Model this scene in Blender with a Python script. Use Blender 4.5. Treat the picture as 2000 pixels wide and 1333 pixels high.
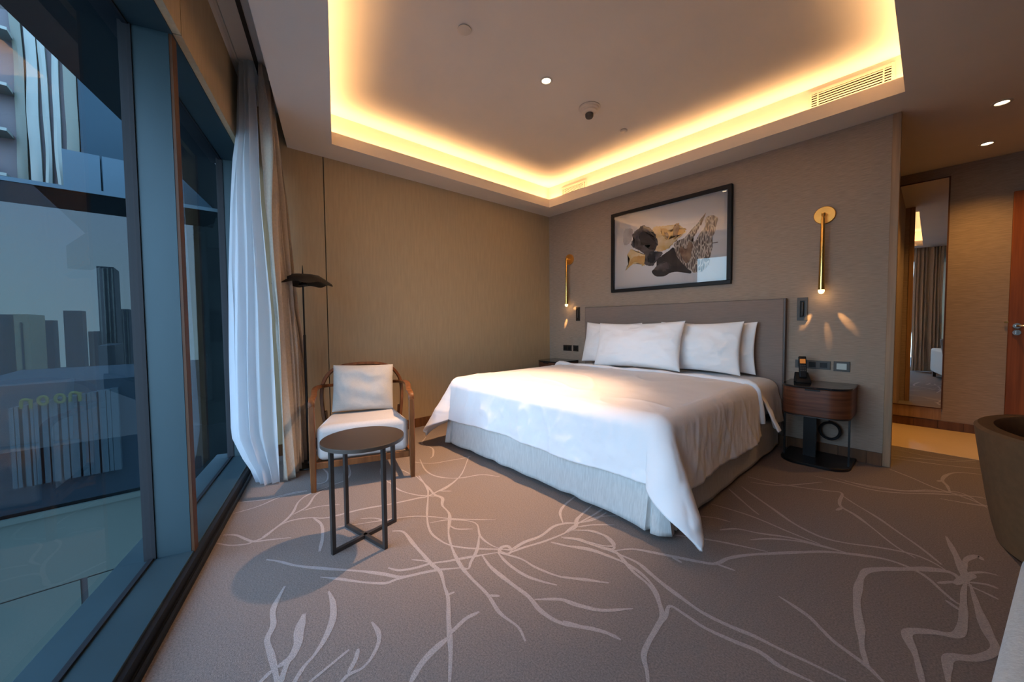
import bpy, bmesh, math, random
from math import sin, cos, pi, radians, hypot, atan2, sqrt
from mathutils import Vector, Matrix, noise
random.seed(7)
SC = bpy.context.scene
COL = SC.collection
for o in list(bpy.data.objects):
    bpy.data.objects.remove(o)

# ------------------------------------------------------------------ camera
CAM = Vector((3.6068, -3.8951, 1.1))
YAW, PITCH, ROLL, FPX, PY = 0.8485, 0.0404, -0.0090, 722.21, -5.78
_f = Vector((-sin(YAW)*cos(PITCH), cos(YAW)*cos(PITCH), -sin(PITCH)))
_r = _f.cross(Vector((0, 0, 1))).normalized()
_u = _r.cross(_f)
RR = _r*cos(ROLL) + _u*sin(ROLL)
UU = -_r*sin(ROLL) + _u*cos(ROLL)
cd = bpy.data.cameras.new('camera')
cam = bpy.data.objects.new('camera', cd)
COL.objects.link(cam)
cam.matrix_world = Matrix(((RR.x, UU.x, -_f.x, CAM.x), (RR.y, UU.y, -_f.y, CAM.y), (RR.z, UU.z, -_f.z, CAM.z), (0, 0, 0, 1)))
cd.sensor_width = 36.0
cd.lens = FPX/2000*36.0
cd.shift_y = PY/2000
cd.clip_start = 0.02
cd.clip_end = 2000
SC.camera = cam

def ray(u, v):
    return _f + RR*((u-1000)/FPX) - UU*((v-666.5-PY)/FPX)
def onz(u, v, z=0.0):
    d = ray(u, v); return CAM + d*((z-CAM.z)/d.z)
def ony(u, v, y=0.0):
    d = ray(u, v); return CAM + d*((y-CAM.y)/d.y)
def onx(u, v, x=0.0):
    d = ray(u, v); return CAM + d*((x-CAM.x)/d.x)

# ------------------------------------------------------------------ world and view
SC.view_settings.view_transform = 'Standard'
SC.view_settings.look = 'None'
SC.view_settings.gamma = 1.0
SC.view_settings.use_curve_mapping = False
SC.view_settings.exposure = 0.0
wd = bpy.data.worlds.new('sky'); SC.world = wd
wd.use_nodes = True
wn, wl = wd.node_tree.nodes, wd.node_tree.links
wn.clear()
w_out = wn.new('ShaderNodeOutputWorld'); w_bg = wn.new('ShaderNodeBackground')
w_tc = wn.new('ShaderNodeTexCoord'); w_sep = wn.new('ShaderNodeSeparateXYZ'); w_ramp = wn.new('ShaderNodeValToRGB')
w_n = wn.new('ShaderNodeTexNoise'); w_mix = wn.new('ShaderNodeMix'); w_mix.data_type = 'RGBA'
wl.new(w_tc.outputs['Generated'], w_sep.inputs[0]); wl.new(w_sep.outputs['Z'], w_ramp.inputs[0])
e = w_ramp.color_ramp.elements
e[0].position = 0.0; e[0].color = (0.55, 0.725, 0.91, 1)
e[1].position = 0.6; e[1].color = (0.38, 0.615, 0.97, 1)
w_n.inputs['Scale'].default_value = 2.2; w_n.inputs['Detail'].default_value = 4
wl.new(w_tc.outputs['Generated'], w_n.inputs['Vector'])
w_mix.inputs[0].default_value = 0.25
w_mix.blend_type = 'MULTIPLY'
wl.new(w_ramp.outputs[0], w_mix.inputs[6]); wl.new(w_n.outputs['Color'], w_mix.inputs[7])
wl.new(w_mix.outputs[2], w_bg.inputs[0])
w_bg.inputs[1].default_value = 10.0
wl.new(w_bg.outputs[0], w_out.inputs[0])

# ------------------------------------------------------------------ materials
MATS = {}
def newmat(name):
    m = bpy.data.materials.new(name); m.use_nodes = True
    nt = m.node_tree; nt.nodes.clear()
    out = nt.nodes.new('ShaderNodeOutputMaterial')
    MATS[name] = m
    return m, nt, out
def pbr(name, col, rough=0.6, metal=0.0, var=0.0, scale=(20, 20, 20), detail=4, bump=0.0, bscale=None, col2=None, spec=0.5,
        sheen=0.0, coord='Object', trans=0.0, contrast=(0.35, 0.65), bdist=0.002, emit=None, estr=0.0):
    m, nt, out = newmat(name)
    b = nt.nodes.new('ShaderNodeBsdfPrincipled')
    nt.links.new(b.outputs[0], out.inputs[0])
    b.inputs['Roughness'].default_value = rough; b.inputs['Metallic'].default_value = metal
    b.inputs['Specular IOR Level'].default_value = spec
    if sheen: b.inputs['Sheen Weight'].default_value = sheen
    if emit:
        b.inputs['Emission Color'].default_value = (*emit, 1); b.inputs['Emission Strength'].default_value = estr
    tc = nt.nodes.new('ShaderNodeTexCoord')
    def mapping(sc):
        mp = nt.nodes.new('ShaderNodeMapping'); mp.inputs['Scale'].default_value = sc
        nt.links.new(tc.outputs[coord], mp.inputs[0]); return mp
    mp = mapping(scale)
    n = nt.nodes.new('ShaderNodeTexNoise'); n.inputs['Scale'].default_value = 1; n.inputs['Detail'].default_value = detail
    nt.links.new(mp.outputs[0], n.inputs['Vector'])
    c2 = col2 if col2 else tuple(max(0, c*(1-var)) for c in col)
    rp = nt.nodes.new('ShaderNodeValToRGB')
    rp.color_ramp.elements[0].position = contrast[0]; rp.color_ramp.elements[0].color = (*c2, 1)
    rp.color_ramp.elements[1].position = contrast[1]; rp.color_ramp.elements[1].color = (*col, 1)
    nt.links.new(n.outputs['Fac'], rp.inputs[0]); nt.links.new(rp.outputs[0], b.inputs['Base Color'])
    if bump:
        n2 = nt.nodes.new('ShaderNodeTexNoise'); n2.inputs['Scale'].default_value = 1; n2.inputs['Detail'].default_value = 3
        mp2 = mapping(bscale or scale); nt.links.new(mp2.outputs[0], n2.inputs['Vector'])
        bp = nt.nodes.new('ShaderNodeBump'); bp.inputs['Strength'].default_value = bump; bp.inputs['Distance'].default_value = bdist
        nt.links.new(n2.outputs['Fac'], bp.inputs['Height']); nt.links.new(bp.outputs[0], b.inputs['Normal'])
    return m
def emis(name, col, s):
    m, nt, out = newmat(name)
    em = nt.nodes.new('ShaderNodeEmission'); em.inputs[0].default_value = (*col, 1); em.inputs[1].default_value = s
    nt.links.new(em.outputs[0], out.inputs[0]); return m
def glassy(name, tint, refl=1.0, ior=1.5, rcol=(1, 1, 1)):
    m, nt, out = newmat(name)
    tr = nt.nodes.new('ShaderNodeBsdfTransparent'); tr.inputs[0].default_value = (*tint, 1)
    gl = nt.nodes.new('ShaderNodeBsdfGlossy'); gl.inputs['Roughness'].default_value = 0.0; gl.inputs[0].default_value = (*rcol, 1)
    # Schlick reflectance of a thin pane (the same from both sides)
    lw = nt.nodes.new('ShaderNodeLayerWeight'); lw.inputs[0].default_value = 0.5
    pw = nt.nodes.new('ShaderNodeMath'); pw.operation = 'POWER'; pw.inputs[1].default_value = 5.0
    f0 = 2*((ior-1)/(ior+1))**2
    ma = nt.nodes.new('ShaderNodeMath'); ma.operation = 'MULTIPLY_ADD'; ma.inputs[1].default_value = (1-f0)*refl; ma.inputs[2].default_value = f0*refl; ma.use_clamp = True
    mx = nt.nodes.new('ShaderNodeMixShader')
    nt.links.new(lw.outputs['Facing'], pw.inputs[0]); nt.links.new(pw.outputs[0], ma.inputs[0]); nt.links.new(ma.outputs[0], mx.inputs[0])
    nt.links.new(tr.outputs[0], mx.inputs[1]); nt.links.new(gl.outputs[0], mx.inputs[2])
    nt.links.new(mx.outputs[0], out.inputs[0]); return m
def sheerm(name, col, t):
    m, nt, out = newmat(name)
    d = nt.nodes.new('ShaderNodeBsdfDiffuse'); d.inputs[0].default_value = (*col, 1)
    tl = nt.nodes.new('ShaderNodeBsdfTranslucent'); tl.inputs[0].default_value = (*col, 1)
    tr = nt.nodes.new('ShaderNodeBsdfTransparent')
    a = nt.nodes.new('ShaderNodeMixShader'); a.inputs[0].default_value = 0.5
    b = nt.nodes.new('ShaderNodeMixShader'); b.inputs[0].default_value = t
    nt.links.new(d.outputs[0], a.inputs[1]); nt.links.new(tl.outputs[0], a.inputs[2])
    nt.links.new(a.outputs[0], b.inputs[1]); nt.links.new(tr.outputs[0], b.inputs[2])
    nt.links.new(b.outputs[0], out.inputs[0]); return m

pbr('wallpaper', (0.365, 0.280, 0.215), 0.85, var=0.24, scale=(14, 14, 230), detail=6, bump=0.5, bscale=(14, 14, 260), bdist=0.001)
pbr('fabric_panel', (0.43, 0.320, 0.190), 0.85, var=0.10, scale=(60, 60, 5), detail=5, bump=0.2, bscale=(200, 200, 30), bdist=0.0008)
pbr('plaster', (0.66, 0.60, 0.54), 0.9, var=0.03, scale=(3, 3, 3))
pbr('groove_dark', (0.03, 0.022, 0.015), 0.9)
pbr('base_wood', (0.17, 0.075, 0.030), 0.5, spec=.3, col2=(0.10, 0.042, 0.017), scale=(26, 26, 3), detail=6)
pbr('trim_wood', (0.36, 0.22, 0.12), 0.55, col2=(0.27, 0.16, 0.085), scale=(60, 60, 2.5), detail=6)
pbr('door_wood', (0.26, 0.075, 0.018), 0.45, spec=.25, col2=(0.17, 0.045, 0.011), scale=(40, 40, 1.6), detail=7)
pbr('walnut', (0.19, 0.070, 0.022), 0.45, spec=.25, col2=(0.10, 0.034, 0.011), scale=(30, 30, 5), detail=7)
pbr('walnut_h', (0.15, 0.052, 0.026), 0.4, spec=.3, col2=(0.075, 0.025, 0.012), scale=(3, 3, 55), detail=6)
pbr('facade_metal', (0.038, 0.066, 0.078), 0.45, metal=0.35, spec=.3, var=0.15, scale=(3, 3, 1))
pbr('facade_black', (0.014, 0.015, 0.018), 0.55, spec=.2)
pbr('warm_brown_edge', (0.085, 0.032, 0.012), 0.5, spec=.3)
pbr('stone', (0.80, 0.60, 0.36), 0.25, var=0.06, scale=(2, 2, 2))
pbr('carpet', (0.262, 0.212, 0.185), 1.0, col2=(0.165, 0.135, 0.122), scale=(170, 170, 170), detail=2, contrast=(0.3, 0.7), bump=0.8, bscale=(420, 420, 420), bdist=0.003, spec=0.05)
pbr('carpet_vein', (0.43, 0.37, 0.34), 1.0, col2=(0.30, 0.26, 0.245), scale=(220, 220, 220), detail=2, contrast=(0.3, 0.7), bump=0.8, bscale=(420, 420, 420), bdist=0.003, spec=0.05)
pbr('duvet_cloth', (0.82, 0.80, 0.80), 0.75, var=0.02, scale=(3, 3, 3), bump=0.35, bscale=(7, 7, 7), bdist=0.012, sheen=0.2)
pbr('pillow_cloth', (0.90, 0.89, 0.89), 0.75, var=0.02, scale=(3, 3, 3), bump=0.6, bscale=(6, 6, 9), bdist=0.016, sheen=0.2)
pbr('skirt_cloth', (0.56, 0.56, 0.54), 0.9, var=0.16, scale=(160, 160, 14), detail=4, bump=0.3, bscale=(300, 300, 40), bdist=0.001)
pbr('headboard_cloth', (0.245, 0.190, 0.160), 0.9, var=0.12, scale=(14, 14, 220), detail=4, bump=0.3, bscale=(300, 300, 300), bdist=0.001)
pbr('black_metal', (0.010, 0.009, 0.009), 0.38, metal=0.3)
pbr('table_metal', (0.050, 0.040, 0.036), 0.42, metal=0.4, var=0.2)
pbr('table_top', (0.060, 0.040, 0.029), 0.34, var=0.15, scale=(3, 3, 3))
pbr('chair_cloth', (0.49, 0.465, 0.45), 0.9, var=0.06, scale=(120, 120, 120), bump=0.25, bscale=(400, 400, 400), bdist=0.001)
pbr('cushion_cloth', (0.42, 0.40, 0.375), 0.9, var=0.06, scale=(120, 120, 120), bump=0.25, bscale=(400, 400, 400), bdist=0.001)
pbr('drape_cloth', (0.53, 0.455, 0.37), 0.9, var=0.12, scale=(90, 90, 60), detail=5, bump=0.25, bscale=(260, 260, 260), bdist=0.001)
sheerm('sheer_cloth', (0.70, 0.72, 0.76), 0.22)
pbr('brass', (0.78, 0.50, 0.15), 0.2, metal=1.0, var=0.08)
pbr('brass_disc', (0.72, 0.36, 0.085), 0.38, metal=0.9, var=0.08)
pbr('steel', (0.55, 0.55, 0.55), 0.25, metal=1.0)
pbr('plate_grey', (0.075, 0.070, 0.066), 0.5, spec=.25)
pbr('plate_dark', (0.030, 0.022, 0.018), 0.4, metal=0.3)
pbr('black_plastic', (0.009, 0.008, 0.008), 0.5, spec=.25)
pbr('white_plastic', (0.52, 0.47, 0.42), 0.5)
pbr('leather', (0.135, 0.072, 0.034), 0.7, spec=.12, var=0.15, scale=(50, 50, 50), bump=0.15, bscale=(300, 300, 300), bdist=0.001)
pbr('dark_wood', (0.075, 0.034, 0.018), 0.45, col2=(0.045, 0.02, 0.01), scale=(40, 40, 4))
pbr('boucle', (0.60, 0.68, 0.72), 0.95, var=0.10, scale=(130, 130, 130), bump=0.5, bscale=(190, 190, 190), bdist=0.003)
pbr('black_glass', (0.014, 0.014, 0.016), 0.06, spec=0.6)
pbr('grille_dark', (0.008, 0.005, 0.003), 0.9, spec=0)
pbr('grille_white', (0.62, 0.56, 0.48), 0.6)
glassy('window_glass', (0.78, 0.86, 0.88), 0.38, 1.5)
glassy('picture_glass', (0.97, 0.97, 0.97), 0.8, 1.45)
glassy('table_glass', (0.75, 0.78, 0.78), 1.0, 1.5)
glassy('wing_glass', (0.024, 0.030, 0.032), 0.12, 1.5, (0.5, 0.6, 0.7))
m, nt, out = newmat('mirror_silver'); g = nt.nodes.new('ShaderNodeBsdfGlossy'); g.inputs[0].default_value = (0.86, 0.85, 0.82, 1); g.inputs['Roughness'].default_value = 0.0
nt.links.new(g.outputs[0], out.inputs[0])
emis('lens_glow', (1.0, 0.80, 0.52), 14)
emis('crystal_glow', (1.0, 0.70, 0.30), 5)
emis('led_glow', (1.0, 0.52, 0.17), 6)
emis('screen_lit', (0.55, 0.68, 0.75), 0.30)
emis('screen_orange', (1.0, 0.34, 0.08), 0.42)
# outdoor
pbr('soffit_out', (0.012, 0.018, 0.021), 0.7, spec=.1)
pbr('ledge_panel', (0.034, 0.048, 0.046), 0.9, spec=0.0, var=0.08, scale=(1, 1, 1))
pbr('pale_panel', (0.050, 0.085, 0.11), 0.8, spec=0.1, var=0.1, scale=(1, 1, 1))
pbr('blue_panel', (0.015, 0.032, 0.045), 0.8, spec=0.1, var=0.1, scale=(1, 1, 1))
pbr('fin_white', (0.12, 0.15, 0.14), 0.5, var=0.3, scale=(1, 1, 0.2))
pbr('fin_green', (0.045, 0.062, 0.048), 0.5, var=0.3, scale=(1, 1, 0.2))
pbr('fin_violet', (0.035, 0.035, 0.046), 0.5, var=0.3, scale=(1, 1, 0.2))
pbr('green_glass', (0.05, 0.075, 0.075), 0.3, var=0.2, scale=(1, 1, 1))
pbr('dark_glass', (0.014, 0.024, 0.03), 0.25)
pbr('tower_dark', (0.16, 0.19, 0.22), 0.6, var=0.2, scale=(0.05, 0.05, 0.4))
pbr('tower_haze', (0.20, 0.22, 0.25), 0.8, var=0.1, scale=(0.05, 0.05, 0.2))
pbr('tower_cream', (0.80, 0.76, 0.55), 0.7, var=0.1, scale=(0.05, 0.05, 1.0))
pbr('tower_lines', (0.45, 0.48, 0.45), 0.6)
pbr('city_ground', (0.09, 0.10, 0.11), 0.9, var=0.5, scale=(0.05, 0.05, 0.05), detail=8)
pbr('fin_building', (0.13, 0.22, 0.30), 0.5, var=0.1, scale=(0.1, 0.1, 0.1))
pbr('fin_lit', (0.34, 0.48, 0.56), 0.5)
pbr('sign_yellow', (0.60, 0.62, 0.14), 0.6)
emis('lobby_glow', (0.30, 0.85, 0.60), 3.0)

# ------------------------------------------------------------------ mesh helpers
class B:
    def __init__(self):
        self.v = []; self.f = []; self.m = []; self.mats = []; self.sm = []
    def mi(self, mat):
        if mat not in self.mats: self.mats.append(mat)
        return self.mats.index(mat)
    def add(self, vs, fs, mat, smooth=False):
        o = len(self.v); k = self.mi(mat)
        self.v += [tuple(x) for x in vs]
        for f in fs:
            self.f.append([i+o for i in f]); self.m.append(k); self.sm.append(smooth)
        return self
    def box(self, c, s, mat, rz=0.0, rot=None):
        hx, hy, hz = s[0]/2, s[1]/2, s[2]/2
        R = rot if rot is not None else Matrix.Rotation(rz, 3, 'Z')
        vs = [Vector(c) + R @ Vector((a*hx, b*hy, d*hz)) for a in (-1, 1) for b in (-1, 1) for d in (-1, 1)]
        return self.add(vs, [(0, 1, 3, 2), (4, 6, 7, 5), (0, 4, 5, 1), (2, 3, 7, 6), (0, 2, 6, 4), (1, 5, 7, 3)], mat)
    def bx(self, x0, x1, y0, y1, z0, z1, mat):
        return self.box(((x0+x1)/2, (y0+y1)/2, (z0+z1)/2), (x1-x0, y1-y0, z1-z0), mat)
    def quad(self, a, b, c, d, mat):
        return self.add([a, b, c, d], [(0, 1, 2, 3)], mat)
    def grid(self, rows, mat, closed=False, smooth=True, cap=False):
        n = len(rows); k = len(rows[0]); vs = [p for r in rows for p in r]; fs = []
        for i in range(n-1):
            for j in range(k if closed else k-1):
                j2 = (j+1) % k
                fs.append((i*k+j, i*k+j2, (i+1)*k+j2, (i+1)*k+j))
        self.add(vs, fs, mat, smooth)
        if cap:
            self.add(rows[0], [tuple(range(k))[::-1]], mat); self.add(rows[-1], [tuple(range(k))], mat)
        return self
    def lathe(self, prof, mat, c=(0, 0, 0), n=32, smooth=True, fn=None):
        rows = []
        for r, z in prof:
            row = []
            for j in range(n):
                a = 2*pi*j/n
                rr, zz = (r, z) if fn is None else fn(r, z, a)
                row.append((c[0]+rr*cos(a), c[1]+rr*sin(a), c[2]+zz))
            rows.append(row)
        return self.grid(rows, mat, closed=True, smooth=smooth)
    def tube(self, pts, r, mat, n=10, prof=None, cap=True, up=(0, 0, 1)):
        # prof: list of (a,b) section offsets; r may be a list
        pts = [Vector(p) for p in pts]; rows = []
        side = None
        for i, p in enumerate(pts):
            t = (pts[min(i+1, len(pts)-1)] - pts[max(i-1, 0)]).normalized()
            if side is None:
                upv = Vector(up) if abs(t.dot(Vector(up))) < 0.95 else Vector((0, 1, 0))
                side = t.cross(upv).normalized()
            else:
                side = (side - t*side.dot(t)).normalized()
            w = side.cross(t)
            ri = r[i] if isinstance(r, (list, tuple)) else r
            if prof is None:
                row = [p + side*(ri*cos(2*pi*j/n)) + w*(ri*sin(2*pi*j/n)) for j in range(n)]
            else:
                row = [p + side*(a*ri) + w*(b*ri) for a, b in prof]
            rows.append(row)
        return self.grid(rows, mat, closed=True, smooth=True, cap=cap)
    def prism(self, poly, z0, z1, mat, mat_side=None):
        n = len(poly)
        self.add([(x, y, z1) for x, y in poly], [tuple(range(n))], mat)
        self.add([(x, y, z0) for x, y in poly], [tuple(range(n))[::-1]], mat)
        vs = [(x, y, z0) for x, y in poly] + [(x, y, z1) for x, y in poly]
        self.add(vs, [(i, (i+1) % n, n+(i+1) % n, n+i) for i in range(n)], mat_side or mat, smooth=n > 10)
        return self
    def build(self, name, parent=None, bevel=0.0, seg=2, solid=0.0, sub=0, loc=None, angle=40, weld=False):
        me = bpy.data.meshes.new(name)
        me.from_pydata(self.v, [], self.f)
        for k in self.mats: me.materials.append(MATS[k])
        for p, k, s in zip(me.polygons, self.m, self.sm):
            p.material_index = k; p.use_smooth = True
        if weld or bevel or True:
            bm = bmesh.new(); bm.from_mesh(me)
            bmesh.ops.remove_doubles(bm, verts=bm.verts, dist=1e-5)
            bmesh.ops.recalc_face_normals(bm, faces=bm.faces)
            bm.to_mesh(me); bm.free()
        try: me.set_sharp_from_angle(angle=radians(angle))
        except Exception: pass
        o = bpy.data.objects.new(name, me); COL.objects.link(o)
        if parent: o.parent = parent
        if loc: o.location = loc
        if solid:
            md = o.modifiers.new('solid', 'SOLIDIFY'); md.thickness = solid; md.offset = 0
        if bevel:
            md = o.modifiers.new('bevel', 'BEVEL'); md.width = bevel; md.segments = seg; md.limit_method = 'ANGLE'; md.angle_limit = radians(35)
            md.harden_normals = False
        if sub:
            md = o.modifiers.new('sub', 'SUBSURF'); md.levels = sub; md.render_levels = sub
        return o
def tag(o, label=None, cat=None, group=None, kind=None):
    if label: o['label'] = label
    if cat: o['category'] = cat
    if group: o['group'] = group
    if kind: o['kind'] = kind
    return o
def struct(o, label=None, cat=None):
    o['kind'] = 'structure'
    if label: o['label'] = label
    if cat: o['category'] = cat
    return o
def thing(name, label, cat, loc=(0, 0, 0), rz=0.0, group=None):
    o = bpy.data.objects.new(name, None); COL.objects.link(o); o.location = loc; o.rotation_euler = (0, 0, rz)
    o.empty_display_size = 0.1
    return tag(o, label, cat, group)
def dup_tree(o, loc, label, rz=None, mirror=False):
    r = o.copy(); COL.objects.link(r); r.location = loc; r['label'] = label
    if rz is not None: r.rotation_euler = (0, 0, rz)
    for ch in list(o.children):
        c = ch.copy(); COL.objects.link(c); c.parent = r
        for g in list(ch.children):
            d = g.copy(); COL.objects.link(d); d.parent = c
    return r
def catmull(pts, k=6):
    P = [Vector(p) for p in pts]
    if len(P) < 3: return [P[0].lerp(P[-1], i/k) for i in range(k+1)]
    Q = [P[0]*2-P[1]] + P + [P[-1]*2-P[-2]]
    out = []
    for i in range(1, len(Q)-2):
        a, b, c, d = Q[i-1], Q[i], Q[i+1], Q[i+2]
        for j in range(k):
            t = j/k
            out.append(0.5*((2*b) + (c-a)*t + (2*a-5*b+4*c-d)*t*t + (3*b-a-3*c+d)*t*t*t))
    out.append(P[-1]); return out
def nz(x, y, z, s=1.0): return noise.noise(Vector((x*s, y*s, z*s)))

# ------------------------------------------------------------------ room frame
ZS = 2.589          # soffit
ZC = 2.90           # coffer ceiling
TH = radians(-15.75)
W = Vector((cos(TH), sin(TH), 0)); N = Vector((sin(TH), -cos(TH), 0)); O = Vector((0, -3.468, 0))
def tw(t, d, z=0.0): return O + W*t + N*d + Vector((0, 0, z))
def txy(t, d): p = tw(t, d); return (p.x, p.y)
YM = 1.736          # mirror wall
XE = 3.43           # end of the headboard wall
XR = 5.3            # right wall
tR = XR/cos(TH)

# ------------------------------------------------------------------ floor with traced vein pattern
V5 = lambda L: [(400+x/2.5, 830+y/2.5) for x, y in L]
V6 = lambda L: [(1100+x/2.353, 930+y/2.353) for x, y in L]
VC = lambda L: [(1650+x/6.667, 780+y/6.667) for x, y in L]
S = []  # (pixel points, width m)
for w, L in [
 (.024,[(300,660),(360,668),(450,690),(600,705),(750,715),(870,730),(960,745),(1060,725),(1140,710),(1250,700)]),
 (.018,[(565,745),(660,755),(770,770),(880,775),(940,755),(1060,725)]),
 (.018,[(895,700),(950,712),(1030,700),(1100,680),(1200,665),(1290,648),(1430,625)]),
 (.016,[(1010,660),(1080,668),(1130,690)]),
 (.024,[(915,520),(970,525),(1020,585),(1070,640),(1110,685),(1150,720),(1170,790),(1188,850),(1190,950),(1195,1020),(1200,1120),(1195,1258)]),
 (.012,[(1186,832),(1220,818)]),
 (.018,[(1190,1030),(1240,980),(1280,945),(1340,915)]),
 (.032,[(1190,1040),(1110,1110),(1050,1180),(1000,1270)]),
 (.018,[(1045,250),(1085,310),(1090,350),(1085,450),(1100,520),(1140,560),(1200,590),(1300,605),(1460,610)]),
 (.022,[(1030,250),(1085,300),(1120,340),(1160,360),(1160,395),(1195,440),(1190,530),(1210,610),(1250,690),(1300,750),(1380,830),(1440,920),(1530,990),(1565,1060)]),
 (.020,[(1390,835),(1440,838)]),
 (.016,[(1240,690),(1285,705),(1300,670),(1330,610),(1340,540)]),
 (.014,[(1100,480),(1200,465),(1320,480),(1345,545),(1400,590),(1460,610)]),
 (.012,[(1190,490),(1230,510),(1310,510)]),
 (.022,[(1460,610),(1500,610),(1560,575),(1640,545),(1700,500),(1750,485),(1820,480),(1900,465),(1960,430)]),
 (.022,[(1480,630),(1560,600),(1660,570),(1760,530),(1810,500),(1820,460),(1890,395)]),
 (.020,[(1750,485),(1735,430),(1760,390),(1810,350)]),
 (.016,[(1820,500),(1900,490),(2000,490)]),
 (.016,[(1820,515),(1900,520),(1960,550),(2000,600),(1960,610),(1900,590)]),
 (.018,[(1740,550),(1830,560),(1900,590),(1980,605)]),
 (.020,[(1690,575),(1800,600),(1900,620),(2000,650)]),
 (.020,[(1430,625),(1540,655),(1620,700),(1740,745),(1850,755),(1970,775)]),
 (.020,[(1430,625),(1480,680),(1560,735),(1640,765),(1720,785)]),
 (.024,[(1355,640),(1400,700),(1500,780),(1580,840),(1640,910),(1740,970),(1900,1000),(2010,1035)]),
 (.020,[(1610,855),(1740,855),(1840,885),(1930,905),(2010,905)]),
 (.020,[(1500,615),(1480,595),(1450,600),(1440,620),(1480,632),(1500,615)]),
 (.030,[(390,790),(335,900),(335,980),(305,1050),(325,1130),(340,1190),(360,1290)]),
 (.030,[(605,815),(625,870),(625,950),(590,1040),(540,1120),(480,1190),(420,1290)]),
 (.034,[(485,925),(460,1010),(455,1070),(420,1140),(355,1185)]),
 (.024,[(410,1150),(390,1200),(360,1290)]),
 (.022,[(815,965),(845,1010),(850,1060),(820,1130),(770,1190),(700,1225),(640,1290)]),
 (.020,[(705,1100),(620,1170),(500,1270)]),
 (.020,[(750,1095),(735,1150),(700,1215)]),
 (.024,[(330,1200),(260,1270)]),
 (.020,[(60,580),(120,590),(200,585),(240,570),(290,550),(370,490),(440,465),(520,455),(600,455),(760,415),(900,390),(1040,360),(1100,345),(1240,260),(1290,155)]),
 (.016,[(90,540),(150,540),(200,560),(240,572),(300,565),(420,552)]),
 (.018,[(280,550),(380,480),(430,430),(460,375),(520,335),(640,290)]),
 (.016,[(430,440),(500,400),(540,345),(600,310)]),
 (.014,[(480,420),(560,400),(660,390)]),
 (.022,[(530,455),(570,490),(575,550),(560,620)]),
 (.016,[(140,435),(260,400),(380,350),(500,325)]),
 (.014,[(170,380),(300,365),(420,335),(500,322)]),
 (.018,[(900,280),(950,320),(1040,345),(1130,350)]),
 (.018,[(1050,170),(1080,225),(1140,255),(1240,262),(1350,245),(1440,255)]),
 (.016,[(1000,180),(1100,190),(1200,175),(1260,165),(1300,155)]),
 (.016,[(1130,330),(1180,310),(1240,260)]), (.014,[(1150,325),(1205,325)]),
 (.014,[(650,500),(760,485),(860,470),(1000,450),(1100,450),(1200,460),(1330,465),(1420,465)]),
 (.014,[(760,460),(830,458),(880,470)]),
 (.018,[(1080,60),(1060,95),(1110,115),(1115,150),(1100,165)]),
 (.016,[(700,190),(710,240),(680,275),(600,300)]),
 (.016,[(560,200),(600,240),(590,280),(540,290)]),
 (.016,[(870,180),(860,240),(900,285)]), (.014,[(960,220),(1000,240)])]:
    S.append((V5(L), w))
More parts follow.
